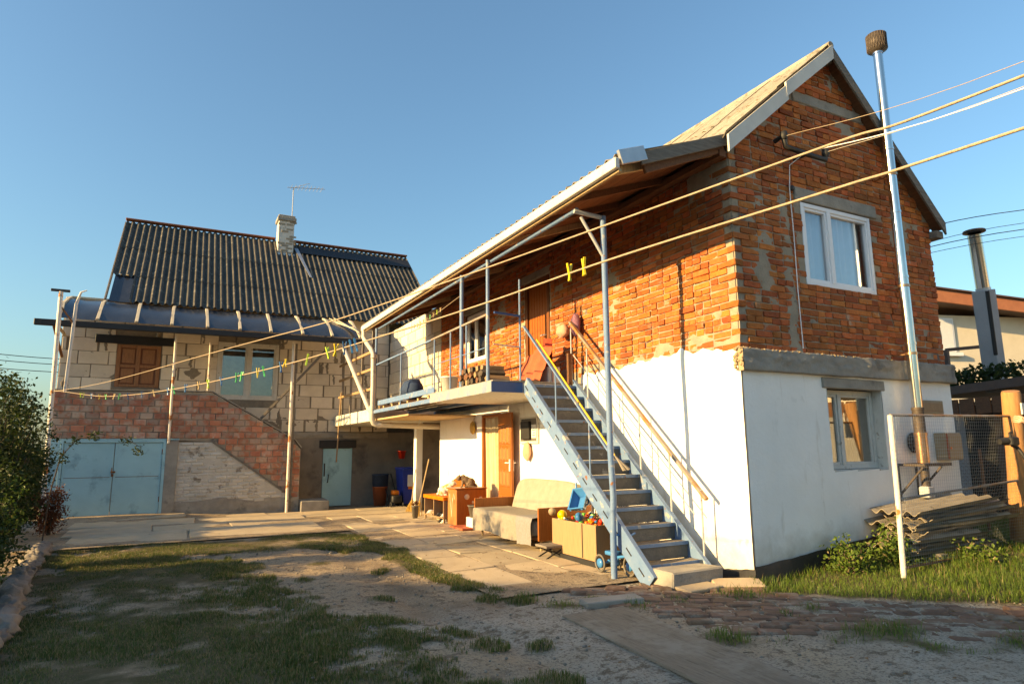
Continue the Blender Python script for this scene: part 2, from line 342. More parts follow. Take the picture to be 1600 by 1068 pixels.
def N(x, y=0, z=0): return noise.noise(Vector((x, y, z)))
def ss(a, b, x): t = max(0, min(1, (x - a)/(b - a))); return t*t*(3 - 2*t)
def G(x, y):
    z = -.13 + .17*ss(.2, 3, x)*ss(-3.2, -.6, y) - .13*ss(8, 11.5, y)*ss(-6, -3.2, x)
    return z
def area_px(p, L, H, n):
    d = CAM - p; D = d.length; return L*H*max(0, d.normalized().dot(n))/D**2
class Bricks:
    """collects pieces; the largest in view become objects, the rest one joined part"""
    def __init__(s, mt, nvar=6, ch=.006, jit=.003): s.mt = mt; s.items = []; s.cache = {}; s.ch = ch; s.jit = jit; s.nvar = nvar
    def add(s, p, L, H, D, rotz, n, parent, name='brick', tilt=0): s.items.append((Vector(p), round(L, 2), H, D, rotz, Vector(n), parent, name, tilt))
    def var(s, L, H, D):
        k = (L, H, D)
        if k not in s.cache:
            s.cache[k] = []
            for i in range(s.nvar if L > .1 else 4):
                b = MB(); b.cbox((0, 0, 0), (L/2, D/2, H/2), None, s.ch, s.jit); s.cache[k].append(b)
        return s.cache[k]
    def emit(s, limit, house, rest):
        it = sorted(s.items, key=lambda t: -area_px(t[0], t[1], t[2], t[5]))
        ms = {}
        V = []; F4 = []; RN = []; T = MB(); T.rn = []
        for i, (p, L, H, D, rz, n, par, nm, tl) in enumerate(it):
            vl = s.var(L, H, D); k = random.randrange(len(vl))
            M = Matrix.Translation(p) @ Matrix.Rotation(rz, 4, 'Z') @ Matrix.Rotation(tl + random.uniform(-.006, .006), 4, 'Y')
            if i < limit:
                kk = (L, H, D, k)
                if kk not in ms: ms[kk] = vl[k].mesh(nm, s.mt)
                put(nm, ms[kk], par, M)
            else:
                T.add([M @ Vector(v) for v in vl[k].v], vl[k].f); T.rn += [random.random()]*len(vl[k].f)
        if len(it) > limit: T.build(rest, s.mt, house, kind='stuff')
# ---------------------------------------------------------------- ground
LAWN = [(-6.8, 6.02), (-5.75, 5.64), (-4.77, 4.46), (-4.24, 3.73), (-4.32, 1.97), (-4.16, 1.17), (-3.88, .53), (-3.6, .06), (-3.31, -.46), (-3.19, -1.07), (-3.17, -1.43), (-3.7, -2.9), (-4.5, -8), (-6.5, -8), (-6.6, -1.06), (-6.6, 2.02), (-6.5, 2.25)]
STRIP = [(-4.24, 6.0), (-3.34, 6.3), (-2.61, 5.9), (-2.50, 4.75), (-2.45, 3.26), (-2.52, 1.0), (-2.75, 1.2), (-2.78, 2.65), (-2.86, 3.91), (-3.21, 4.54), (-4.18, 4.76), (-6.33, 5.22), (-6.6, 6.3)]
RLAWN = [(-.15, -.1), (.0, .0), (3.9, .0), (3.9, 3), (12, 3), (12, -8), (3.2, -4), (1.71, -2.3), (.65, -1.42), (.11, -.95), (-.2, -.5)]
FRINGE = [(-1.75, -1.2), (-.64, -1.55), (.24, -2.25), (.8, -2.7), (3.5, -4.6), (3.0, -5), (-.19, -2.45), (-.94, -1.8), (-1.73, -1.4)]
TUFTS = [(-2.36, .55, .16), (-2.23, .12, .18), (-3.32, -.19, .1), (-1.83, .24, .12), (-1.65, -.16, .16), (-2.42, 1.0, .14), (-.46, -.94, .13), (-.84, -.97, .1), (-1.68, -1.26, .2), (-3.94, 2.45, .12), (-3.63, 3.37, .15), (-3.12, 2.6, .12), (-2.62, .75, .15), (-2.9, -.7, .12), (-3.5, 1.2, .12), (-1.2, -.2, .14), (-.6, -.3, .2), (-.3, -.35, .18), (-3.4, 5.2, .2), (-3.0, 5.4, .22)]
def vn(x, y, s, seed=0):
    x = np.asarray(x)*s; y = np.asarray(y)*s; xi = np.floor(x).astype(int); yi = np.floor(y).astype(int); fx = x - xi; fy = y - yi
    fx = fx*fx*(3 - 2*fx); fy = fy*fy*(3 - 2*fy)
    def h(a, b):
        n = (a*374761393 + b*668265263 + seed*982451653) & 0x7fffffff; n = ((n ^ (n >> 13))*1274126177) & 0x7fffffff; return ((n ^ (n >> 16)) & 0xffff)/65535.
    return (h(xi, yi)*(1 - fx) + h(xi + 1, yi)*fx)*(1 - fy) + (h(xi, yi + 1)*(1 - fx) + h(xi + 1, yi + 1)*fx)*fy
def inpoly(poly, x, y):
    c = np.zeros(np.shape(x), bool); n = len(poly)
    for i in range(n):
        x1, y1 = poly[i]; x2, y2 = poly[(i + 1) % n]
        k = ((y1 > y) != (y2 > y)); t = (x2 - x1)*(y - y1)/((y2 - y1) if y2 != y1 else 1e-9) + x1
        c ^= k & (x < t)
    return c
def gdens(x, y):
    jx = (vn(x, y, 2.2, 1) - .5)*.7 + (vn(x, y, 7, 2) - .5)*.25; jy = (vn(x, y, 2.2, 3) - .5)*.7 + (vn(x, y, 7, 4) - .5)*.25
    a = inpoly(LAWN, x + jx*1.1, y + jy*1.1)*np.clip((vn(x, y, 1.3, 5)*.50 + vn(x, y, 4.5, 6)*.35 + vn(x, y, 11, 7)*.36 - .33 + .12*np.clip(-4.2 - x, 0, 1))*2.6, 0, 1)
    b = inpoly(STRIP, x + jx*.45, y + jy*.45)*np.clip((vn(x, y, 2.4, 8) - .22 + .25*(x > -3.6))*2.2, 0, 1)
    c = inpoly(RLAWN, x + jx*.12, y + jy*.4)*1.0
    d = inpoly(FRINGE, x + jx*.4, y + jy*.4)*np.clip((vn(x, y, 3, 9) - .3)*2, 0, .8)
    g = np.maximum(np.maximum(a, b), np.maximum(c, d))
    for tx, ty, tr in TUFTS: g = np.maximum(g, np.clip(1.15 - np.hypot(x - tx + jx*.2, y - ty + jy*.2)/tr, 0, 1))
    return g
def Gn(x, y):
    def s(a, b, v): t = np.clip((v - a)/(b - a), 0, 1); return t*t*(3 - 2*t)
    return -.13 + .17*s(.2, 3, x)*s(-3.2, -.6, y) - .13*s(8, 11.5, y)*s(-6, -3.2, x)
far = [12, 14, 17, 22, 30, 45, 70, 120, 250, 600, 1500]
xs = np.concatenate([[-v for v in far[::-1]], np.arange(-8.4, 6.01, .07), [6.6, 7.5, 9, 10.5] + far])
ys = np.concatenate([[-1500, -600, -250, -120, -60, -35, -22, -15, -11, -9], np.arange(-7, 9.01, .07), np.arange(9.3, 13.6, .3), [16, 20, 26, 35, 50, 80, 140, 300, 700, 1500]])
XX, YY = np.meshgrid(xs, ys); gd = gdens(XX, YY)
ZZ = Gn(XX, YY)
near = (np.abs(XX) < 9) & (YY > -8) & (YY < 14)
rel = (vn(XX, YY, 1.1, 21) - .5)*.035 + (vn(XX, YY, 4, 22) - .5)*.022 + (vn(XX, YY, 12, 23) - .5)*.010
rut = np.exp(-((XX + 3.15 + .12*np.sin(YY*1.3) + .04*YY) / .16)**2)*(YY < 5)*(YY > -6)*.03 + np.exp(-((XX + 4.4 - .1*np.sin(YY) + .04*YY) / .18)**2)*(YY < 4.5)*(YY > -6)*.02
pav = (XX > -2.7)*(YY > .4)*(YY < 13.5)*(XX < .6) + (YY > 6.3)*(XX <= -2.7)
ZZ = ZZ + near*(rel*(1 - .8*(pav > 0)) - rut + gd*.012) - .018*(pav > 0) - .012
nx, ny = len(xs), len(ys)
idx = np.arange(nx*ny).reshape(ny, nx)
F = np.stack([idx[:-1, :-1], idx[:-1, 1:], idx[1:, 1:], idx[1:, :-1]], -1).reshape(-1, 4)
m = bpy.data.materials.new('yard_ground'); m.use_nodes = True; MATS['yard_ground'] = m
n = m.node_tree.nodes; L_ = m.node_tree.links.new; pb = n['Principled BSDF']; pb.inputs['Roughness'].default_value = .95; pb.inputs['Specular IOR Level'].default_value = .2
gp = n.new('ShaderNodeNewGeometry').outputs['Position']
def gnz(s, d=6, st=None):
    q = gp
    if st: mp = n.new('ShaderNodeMapping'); mp.inputs['Scale'].default_value = st; L_(gp, mp.inputs[0]); q = mp.outputs[0]
    t = n.new('ShaderNodeTexNoise'); t.inputs['Scale'].default_value = s; t.inputs['Detail'].default_value = d; t.inputs['Roughness'].default_value = .65; L_(q, t.inputs['Vector']); return t.outputs['Fac']
def grg(f, a, b):
    t = n.new('ShaderNodeMapRange'); t.inputs[1].default_value = a; t.inputs[2].default_value = b; L_(f, t.inputs[0]); return t.outputs[0]
def gmx(f, a, b):
    t = n.new('ShaderNodeMix'); t.data_type = 'RGBA'; L_(f, t.inputs[0])
    for sk, v in ((t.inputs[6], a), (t.inputs[7], b)):
        if hasattr(v, 'links'): L_(v, sk)
        else: sk.default_value = (*v, 1)
    return t.outputs[2]
def gat(nm): t = n.new('ShaderNodeAttribute'); t.attribute_name = nm; return t.outputs['Fac']
c = gmx(grg(gnz(1.4), .35, .65), (.40, .305, .205), (.31, .23, .155))
c = gmx(gat('sand'), c, gmx(grg(gnz(3), .35, .65), (.40, .35, .285), (.32, .275, .22)))
c = gmx(gat('soil'), c, (.085, .055, .036))
c = gmx(grg(gnz(9, 8), .54, .62), c, (.14, .105, .075))
c = gmx(grg(gnz(45, 6), .50, .60), c, (.20, .155, .115))
c = gmx(grg(gnz(110, 3), .60, .66), c, (.42, .37, .31))
c = gmx(grg(gnz(80, 3), .63, .68), c, (.07, .052, .038))
c = gmx(gat('gr'), c, gmx(grg(gnz(5), .4, .6), (.085, .072, .034), (.13, .10, .058)))
L_(c, pb.inputs['Base Color'])
bp = n.new('ShaderNodeBump'); bp.inputs['Strength'].default_value = 1.0; bp.inputs['Distance'].default_value = .02; L_(gnz(30, 9), bp.inputs['Height']); L_(bp.outputs[0], pb.inputs['Normal'])
me = npmesh('ground', np.stack([XX, YY, ZZ], -1).reshape(-1, 3), F, 'yard_ground', None, True)
sand = np.clip((vn(XX, YY, 1.2, 31) + vn(XX, YY, 4, 32)*.4 - .35)*2.2 - np.clip((YY - .3)*.9, 0, 9) - np.clip((-2.9 - XX)*.9, 0, 9)*(1) + .25, 0, 1)
soil = np.exp(-(((XX + 3.12)/.22)**2 + ((YY - 2.3)/1.1)**2))*1.2*vn(XX, YY, 5, 33) + np.exp(-(((XX + 3.0)/.5)**2 + ((YY - .6)/.3)**2))*vn(XX, YY, 6, 35)
lane = np.clip((-3.6 - YY + .35*XX*(XX > 0)*0)*.8, 0, 1)*(XX > -4.5)*(YY > -26)  # unseen pale ground added to bounce warm light onto the gable
for nm, arr in (('gr', np.clip((gd - .15 + (vn(XX, YY, 9, 51) - .5)*.5)*1.6, 0, 1)*near + (1 - near)*.8*(1 - lane)), ('sand', np.maximum(sand*near, lane)), ('soil', np.clip(soil, 0, 1)*near)):
    a_ = me.attributes.new(nm, 'FLOAT', 'POINT'); a_.data.foreach_set('value', arr.ravel().astype(np.float32))
ground = put('ground', me, None, kind='structure', label='bare earth and thin lawn of the yard')

# grass blades (uncountable)
def blades(name, n_try, box, hmin, hmax, wd, mt, dens=None, label=None, cat='grass', lean=.5):
    x = np.random.uniform(box[0], box[1], n_try); y = np.random.uniform(box[2], box[3], n_try)
    d = (dens or gdens)(x, y); k = np.random.rand(n_try) < d*.95; x = x[k]; y = y[k]; d = d[k]; q = len(x)
    z = Gn(x, y) - .03
    hh = np.random.uniform(hmin, hmax, q)*(.45 + .75*d)*(.6 + .8*vn(x, y, 3, 41)); a = np.random.uniform(0, 6.283, q); ln = np.random.uniform(.1, lean, q)*hh*2
    dx, dy = np.cos(a), np.sin(a); wv = np.random.uniform(.6, 1.2, q)*wd; b = a + np.random.uniform(-.6, .6, q)
    P0 = np.stack([x - dy*wv, y + dx*wv, z], -1); P1 = np.stack([x + dy*wv, y - dx*wv, z], -1)
    mx, my = x + np.cos(b)*ln*.4, y + np.sin(b)*ln*.4
    P2 = np.stack([mx + dy*wv*.7, my - dx*wv*.7, z + hh*.65 + .02], -1); P3 = np.stack([x + np.cos(b)*ln, y + np.sin(b)*ln, z + hh + .025], -1); P4 = np.stack([mx - dy*wv*.7, my + dx*wv*.7, z + hh*.65 + .02], -1)
    V = np.stack([P0, P1, P2, P4, P3], 1).reshape(-1, 3); o5 = (np.arange(q)*5)[:, None]
    F = np.concatenate([o5 + [0, 1, 2], o5 + [0, 2, 3], o5 + [3, 2, 4]], 1).reshape(-1, 3)
    rn = np.repeat(np.random.rand(q), 3)
    return put(name, npmesh(name, V, F, mt, rn), None, kind='stuff', label=label, cat=cat)
blades('lawn_grass', 640000, (-6.8, -2.3, -3.2, 6.4), .008, .034, .0026, 'grassblade', None, 'patchy short grass of the shaded lawn beside the dirt track')
blades('verge_grass', 150000, (-2.4, 7, -4, 1.2), .03, .09, .003, 'weed', None, 'green sunlit grass growing along the foot of the gable wall')

# concrete paving slabs in front of the sofa wall
pv = MB().grid(20, 60, lambda s, t: Vector((-2.55 + 2.53*s, .7 + 8.0*t, -.136 + .004*N(s*9, t*30)))).build('yard_paving', 'yard_ground', None, kind='structure')
def slab(x0, x1, y0, y1, zt, th=.05, jit=.012):
    b = MB(); hx, hy = (x1 - x0)/2, (y1 - y0)/2
    b.cbox((0, 0, 0), (hx, hy, th/2), None, .008, jit)
    M = Matrix.Translation(((x0 + x1)/2, (y0 + y1)/2, zt - th/2)) @ Matrix.Rotation(random.uniform(-.006, .006), 4, 'X') @ Matrix.Rotation(random.uniform(-.007, .007), 4, 'Y') @ Matrix.Rotation(random.uniform(-.012, .012), 4, 'Z')
    put('slab', b.mesh('slab', 'paving'), pv, M)
x = -.03
for col, wdt in enumerate((.62, .60, .64, .58)):
    y = .75 + random.uniform(-.1, .45) + (.25 if col > 1 else 0)
    while y < 8.5:
        l = random.choice((.62, .95, .95, 1.2)); y1 = min(y + l, 8.75)
        if not (col == 3 and random.random() < .12): slab(x - wdt + .012, x - .012, y + .012, y1 - .012, -.128 + random.uniform(-.005, .005))
        y = y1
    x -= wdt
ap = MB().grid(60, 60, lambda s, t: Vector((-7.2 + 7.4*s, 6.45 + 6.2*t, G(-7.2 + 7.4*s, 6.45 + 6.2*t) - .007 + .006*N(s*22, t*22) - (.05 if (s > .64 and t < .38) else 0)))).build('garage_apron', 'yard_ground', None, kind='structure')
pv0 = pv; pv = ap
y = 6.75
for row in range(4):
    dpt = (1.15, 1.3, 1.25, 1.3)[row]; x = -7.0 + random.uniform(0, .4)
    while x < -.1:
        l = random.choice((1.3, 1.7, 2.1)); x1 = min(x + l, .1)
        if not (x1 > -2.5 and y < 8.75):
            zt = (G((x + x1)/2, y + dpt/2)) + .0
            slab(x + .015, x1 - .015, y + .015, y + dpt - .015, zt + random.uniform(-.005, .004), .07, .03)
        x = x1
    y += dpt
pv = pv0
# loose concrete slabs by the stair foot and the brick path
def flat_thing(name, label, cat, c, h, rz, mt, tilt=0, ch=.008, jit=.008, group=None):
    b = MB(); b.cbox((0, 0, 0), h, None, ch, jit)
    return put(name, b.mesh(name, mt), None, Matrix.Translation(c) @ Matrix.Rotation(rz, 4, 'Z') @ Matrix.Rotation(tilt, 4, 'X'), label, cat, group)
flat_thing('concrete_slab', 'narrow pale concrete slab lying at the end of the brick path', 'slab', (-1.78, .0, -.115), (.27, .10, .03), R(-12), 'concrete')
flat_thing('doorstep', 'rough concrete block used as the first step below the blue stairs', 'step', (-.62, .33, -.055), (.34, .17, .075), R(3), 'concrete', 0, .015, .012)
flat_thing('stone_slab', 'flat tan flagstone leaning low beside the house corner', 'slab', (-.28, -.02, -.115), (.24, .12, .022), R(-28), 'paving', .12)
flat_thing('stone_slab', 'small flat flagstone in front of the concrete step', 'slab', (-.72, .05, -.118), (.22, .10, .02), R(4), 'paving', .04)
flat_thing('plywood_sheet', 'long worn plywood sheet lying flat across the dirt beside the brick path', 'board', (-2.16, -1.45, -.130), (.30, 1.3, .010), R(-3.5), 'board', .003, .003, .006)
# brick path: pieces are parts of the path
path = put('brick_path', npmesh('brick_path', [(-2.0, .3, -.175), (-1.3, -.9, -.175), (2.0, -3.0, -.175), (2.4, -1.9, -.175), (-.2, .25, -.175)], [(0, 1, 2, 3, 4)], 'yard_ground'), None, kind='structure')
bk = Bricks('pathbrick', 8, .012, .006)
PATH = [(-1.86, .62), (-1.0, .5), (-.34, .12), (-.3, -.25), (.06, -1.0), (1.08, -1.8), (2.6, -2.75), (2.2, -3.5), (.07, -2.28), (-.55, -1.76), (-1.5, -1.12), (-1.66, -.55), (-1.86, .1)]
dirv = Vector((.84, -.54, 0)); per = Vector((.54, .84, 0)); ang = math.atan2(-.54, .84)
for j in range(-14, 16):
    off = random.uniform(0, .2)
    for i in range(-18, 34):
        p = Vector((-.6, -.6, 0)) + dirv*(i*.215 + off + random.uniform(-.008, .008)) + per*(j*.115 + random.uniform(-.006, .006))
        if not bool(inpoly(PATH, np.array([p.x + .2*(N(p.x*2, p.y*2))]), np.array([p.y + .2*N(p.x*2, p.y*2, 5)]))[0]): continue
        if random.random() < .08 or math.hypot(p.x + .62, p.y - .33) < .3 : continue
        p.z = G(p.x, p.y) - .022 + random.uniform(-.012, .010) + .01*N(p.x*3, p.y*3)
        bk.add(p, .20, .065, .10, ang + random.uniform(-.09, .09), (0, 0, 1), path, 'brick', random.uniform(-.03, .03))
bk.emit(300, path, 'paving_bricks')
# stones of the kerb along the flower bed
kerb_pts = [(-6.87, 6.9), (-6.8, 5.8), (-6.72, 4.8), (-6.62, 3.6), (-6.48, 2.4), (-6.36, 1.4), (-6.3, .5)]
kb = thing('stone_kerb', 'rough stone kerb along the overgrown flower bed', 'kerb', (-6.6, 3.5, -.13))
for i in range(len(kerb_pts) - 1):
    p, q = Vector((*kerb_pts[i], 0)), Vector((*kerb_pts[i + 1], 0)); t = 0; Lk = (q - p).length
    while t < Lk:
        l = random.uniform(.22, .45); c_ = p + (q - p)*((t + l/2)/Lk); b = MB()
        b.ball((0, 0, 0), 1, 14, 9, (l/2*1.02, random.uniform(.07, .14), random.uniform(.06, .13)), Matrix.Rotation(random.uniform(-.25, .25), 3, 'Y') @ Matrix.Rotation(random.uniform(-.3, .3), 3, 'Z'), random.uniform(.35, .7), 1.9 + random.random())
        for k_, v in enumerate(b.v): b.v[k_] = tuple(v)
        put('stone', b.mesh('stone', 'stone'), kb, Matrix.Translation((c_.x, c_.y, -.11)) @ Matrix.Rotation(math.atan2((q - p).y, (q - p).x), 4, 'Z'))
        t += l*random.uniform(.92, 1.06)
# ---------------------------------------------------------------- foliage helper
def foliage(name, parent, clumps, n, size, mt, wl=.55, seed=0, outer=.75):
    """clumps: (x, y, z, rx, ry, rz); leaf-sized folded faces spread through each"""
    rs = np.random.RandomState(seed); C = np.array(clumps); wgt = C[:, 3]*C[:, 4]*C[:, 5]; wgt = wgt**.7; pick = rs.choice(len(C), n, p=wgt/wgt.sum())
    d = rs.normal(size=(n, 3)); d /= np.linalg.norm(d, axis=1)[:, None]; rr = rs.rand(n)**(1/3.*outer)
    P = C[pick, :3] + d*rr[:, None]*C[pick, 3:]*(1 + .25*rs.normal(size=(n, 1)))
    a = rs.normal(size=(n, 3)); a /= np.linalg.norm(a, axis=1)[:, None]; b = np.cross(a, rs.normal(size=(n, 3))); b /= np.linalg.norm(b, axis=1)[:, None]; c = np.cross(a, b)
    s = (size*rs.uniform(.55, 1.25, n))[:, None]
    V = np.stack([P - a*s*.5, P + b*s*wl*.5 + c*s*.1, P + a*s*.5, P - b*s*wl*.5 + c*s*.1], 1).reshape(-1, 3)
    o4 = (np.arange(n)*4)[:, None]; F = np.concatenate([o4 + [0, 1, 2], o4 + [0, 2, 3]], 1).reshape(-1, 3)
    return put(name, npmesh(name, V, F, mt, np.repeat(rs.rand(n), 2)), parent)
def shrub(name, label, cat, base, stems, n, size, mt, seed, group=None, spread=.35, clump=.16):
    t = thing(name, label, cat, base, None, group); rs = random.Random(seed); cl = []; b = MB()
    for k in range(stems):
        a = rs.uniform(0, 6.28); L = rs.uniform(.55, 1.0); lean = rs.uniform(.05, spread)
        h = t['h'] if 'h' in t else 1.6
        pts = []
        H = HS*L
        for i in range(7):
            u = i/6; pts.append(Vector(base) + Vector((math.cos(a)*lean*H*u**1.5 + rs.uniform(-.03, .03), math.sin(a)*lean*H*u**1.5 + rs.uniform(-.03, .03), H*u - .05)))
        b.tube(pts, [.014*(1 - .75*i/6) for i in range(7)], 5)
        for i in range(2, 7):
            p = pts[i]; cl.append((p.x + rs.uniform(-.12, .12), p.y + rs.uniform(-.12, .12), p.z + rs.uniform(-.05, .1), clump*rs.uniform(.6, 1.5), clump*rs.uniform(.6, 1.5), clump*rs.uniform(.5, 1.2)))
    b.build('stems', 'bark', t)
    foliage('foliage', t, cl, n, size, mt, seed=seed)
    return t
HS = 1.75
shrub('rose_bush', 'leafy rose bush in front of the garage corner', 'bush', (-7.5, 7.9, -.13), 14, 9000, .055, 'leaf', 3, None, .22, .2)
HS = 2.15
shrub('rose_bush', 'dense dark bush behind the stone kerb with reddish shoots', 'bush', (-7.42, 6.2, -.13), 14, 9000, .055, 'leaf', 4, None, .25, .2)
HS = 2.5
shrub('rose_bush', 'tallest dark bush, rising high behind the stone kerb', 'bush', (-7.2, 4.7, -.13), 15, 12000, .05, 'leaf', 5, None, .3, .18)
HS = .75
shrub('low_shrub', 'small rusty-leaved shrub at the garage door edge', 'shrub', (-7.05, 8.5, -.13), 9, 2500, .045, 'leafred', 6, None, .4, .12)
HS = 1.0
shrub('low_shrub', 'yellow-green leafy weeds just behind the stone kerb', 'shrub', (-6.95, 3.4, -.13), 10, 4500, .05, 'weed', 7, None, .4, .14)
HS = .7
shrub('low_shrub', 'low leafy weeds at the dark end of the flower bed', 'shrub', (-6.75, 2.0, -.13), 10, 4200, .045, 'leaf', 8, None, .45, .14)
# long arching rose cane in front of the garage doors
rc = thing('rose_cane', 'long arching rose cane with few dark leaves hanging before the garage', 'plant', (-7.0, 7.6, -.13))
cane = [(-7.0, 7.6, -.13), (-6.95, 7.5, .6), (-6.85, 7.4, 1.15), (-6.65, 7.3, 1.42), (-6.35, 7.2, 1.50), (-6.0, 7.1, 1.44), (-5.75, 7.05, 1.28)]
MB().tube(cane, [.011, .01, .009, .008, .006, .005, .003], 6).build('stem', 'bark', rc)
foliage('leaves', rc, [(p[0] + random.uniform(-.1, .1), p[1], p[2] - .03, .10, .08, .08) for p in cane[2:]], 190, .06, 'leaf', seed=12)
# weeds along the gable foot
for i, (x, y, h_, nn, lb) in enumerate([(1.55, -.42, .42, 900, 'leafy weed clump beside the slate stack'), (1.05, -.32, .34, 700, 'leafy weeds under the lower gable window'), (2.2, -.98, .26, 420, 'weed clump behind the wire fence panel')]):
    HS = h_; shrub('weed_clump', lb, 'weeds', (x, y, G(x, y)), 9, nn, .05, 'weed', 30 + i, None, .5, .10)

HS = 1.35
shrub('rose_bush', 'dense dark bush standing between the pale pole and the rose canes', 'bush', (-7.6, 9.2, -.13), 14, 9000, .06, 'leaf', 14, None, .2, .2)
HS = 2.0
shrub('rose_bush', 'dark thorny shrub leaning over the middle of the stone kerb', 'bush', (-7.05, 3.9, -.13), 13, 9000, .05, 'leaf', 15, None, .3, .18)
HS = 1.2
shrub('low_shrub', 'dark leafy shrub at the open end of the flower bed', 'shrub', (-6.85, 2.6, -.13), 12, 8000, .045, 'leaf', 16, None, .35, .16)
# plank fence on the boundary behind the bushes
PF = thing('plank_fence', 'brown vertical plank fence behind the dark bushes', 'fence', (-9.3, 9, -.13))
for k in range(42):
    h_ = 1.3 + random.uniform(-.04, .04); MB().box((-9.31, 6.7 + k*.118, -.1), (-9.285, 6.7 + k*.118 + .108, h_), .004, .003).build('plank', 'fence_plank', PF)
for z in (.3, 1.0): MB().box((-9.35, 6.7, z), (-9.311, 11.65, z + .08), .004).build('rail', 'fence_plank', PF)
for y in (6.75, 9.1, 11.5): MB().box((-9.43, y, -.3), (-9.351, y + .08, 1.3), .004).build('post', 'fence_plank', PF)

# pebbles, twigs and fallen leaves on the bare earth (uncountable)
def scatter(n_, box, fn): 
    out = []
    while len(out) < n_:
        x, y = random.uniform(box[0], box[1]), random.uniform(box[2], box[3])
        if fn(x, y): out.append((x, y))
    return out
T = MB(); T.rn = []
okp = lambda x, y: not (x > -2.55 and y > .75) and not (abs(x + 2.16) < .36 and y < -.1) and random.random() < .35 + .65*max(0, N(x*1.7, y*1.7) + .2)
for x, y in scatter(2600, (-6.2, 1.5, -3.4, 6.2), okp):
    s = random.choice((.004, .006, .006, .009, .014)); k = len(T.f); T.ball((x, y, G(x, y) - .006 + s*.3), s, 5, 3, (1.2, 1, .7), Matrix.Rotation(random.uniform(0, 3), 3, 'Z'), .4, 2); T.rn += [random.random()]*(len(T.f) - k)
T.build('pebbles', 'stone', None, kind='stuff', label='small pebbles scattered over the bare earth', cat='pebbles')
T = MB(); T.rn = []
for x, y in scatter(1100, (-6.4, 1.5, -3.4, 6.4), lambda x, y: True):
    s = random.uniform(.010, .024); a = random.uniform(0, 6.28); z = G(x, y) + .006; c_, s_ = math.cos(a)*s, math.sin(a)*s
    T.add([(x - c_, y - s_, z), (x + s_*.5, y - c_*.5, z + random.uniform(0, .01)), (x + c_, y + s_, z + random.uniform(0, .008)), (x - s_*.5, y + c_*.5, z + random.uniform(0, .01))], [(0, 1, 2, 3)]); T.rn.append(random.random())
T.build('leaf_litter', 'litter', None, kind='stuff', label='dry fallen leaves scattered over the yard', cat='leaves')
T = MB()
for x, y in scatter(160, (-6.4, 1.0, -3.4, 6.4), lambda x, y: True):
    a = random.uniform(0, 6.28); L2 = random.uniform(.03, .11); z = G(x, y) + .002; T.tube([(x, y, z), (x + math.cos(a)*L2*.5, y + math.sin(a)*L2*.5, z + .006), (x + math.cos(a + .3)*L2, y + math.sin(a + .3)*L2, z)], .0022, 4)
T.build('twigs', 'bark', None, kind='stuff', label='small twigs lying about the yard', cat='twigs')
# ---------------------------------------------------------------- the brick house
class FR:
    """face frame: (u along wall, v up, n out of wall) -> world"""
    def __init__(s, o, u, n): s.o = Vector(o); s.u = Vector(u); s.n = Vector(n)
    def p(s, u, v, n): return s.o + s.u*u + Vector((0, 0, v)) + s.n*n
    def box(s, b, a, c, ch=.003, jit=0):
        p, q = s.p(*a), s.p(*c); b.box([min(p[i], q[i]) for i in range(3)], [max(p[i], q[i]) for i in range(3)], ch, jit); return b
FG = FR((0, 0, 0), (1, 0, 0), (0, -1, 0))     # gable wall, faces -Y
FL = FR((0, 0, 0), (0, 1, 0), (-1, 0, 0))     # long wall, faces -X
def window(parent, fr, u0, u1, v0, v1, mull, fm, gm, n0=0, fw=.055, dep=.06, curtain=None, sill=None, sash=True, label=None):
    b = MB()
    fr.box(b, (u0, v0, n0 - dep), (u0 + fw, v1, n0)); fr.box(b, (u1 - fw, v0, n0 - dep), (u1, v1, n0))
    fr.box(b, (u0 + fw, v0, n0 - dep), (u1 - fw, v0 + fw, n0 - .001)); fr.box(b, (u0 + fw, v1 - fw, n0 - dep), (u1 - fw, v1, n0 - .001))
    wn = b.build('window', fm, parent, label=label)
    es = [u0 + fw] + [u0 + (u1 - u0)*k for k in mull] + [u1 - fw]
    for k in mull:
        c = u0 + (u1 - u0)*k; fr.box(MB(), (c - fw*.55, v0 + fw, n0 - dep), (c + fw*.55, v1 - fw, n0 + .004)).build('mullion', fm, wn)
    for i in range(len(es) - 1):
        a = es[i] + (fw*.55 if i > 0 else 0); c = es[i + 1] - (fw*.55 if i < len(es) - 2 else 0); e = v0 + fw; d = v1 - fw
        if sash:
            t = fw*.6; b = MB()
            fr.box(b, (a, e, n0 - dep + .01), (a + t, d, n0 - .012)); fr.box(b, (c - t, e, n0 - dep + .01), (c, d, n0 - .012))
            fr.box(b, (a + t, e, n0 - dep + .01), (c - t, e + t, n0 - .013)); fr.box(b, (a + t, d - t, n0 - dep + .01), (c - t, d, n0 - .013))
            b.build('sash', fm, wn)
        fr.box(MB(), (a + .006, e + .006, n0 - dep + .018), (c - .006, d - .006, n0 - dep + .026), .0005).build('pane', gm, wn)
    if curtain:
        ph = random.random()*9
        b = MB(); b.grid(90, 6, lambda s, t: fr.p(u0 + fw + (u1 - u0 - 2*fw)*s, v0 + fw*.5 + (v1 - v0 - fw)*t, n0 - dep - .07 + .022*math.sin(s*62 + ph + .6*math.sin(t*3)) + .01*math.sin(s*23)))
        b.build('curtain', curtain, wn)
    if sill: fr.box(MB(), (u0 - .04, v0 - .035, n0 - dep), (u1 + .04, v0 - .004, n0 + sill)).build('sill', fm, wn)
    return wn
H = thing('brick_house', 'two storey house with orange brick upper floor and white plastered ground floor', 'house', (0, 0, -.13))
VA, VZ, VB = (-.13, 4.56), (1.82, 6.20), (3.89, 4.18)          # verge line, in the plane of the bargeboards
def roof_z(x): return VA[1] + (x - VA[0])*.841 if x < VZ[0] else VZ[1] - (x - VZ[0])*.976
GW = 3.77
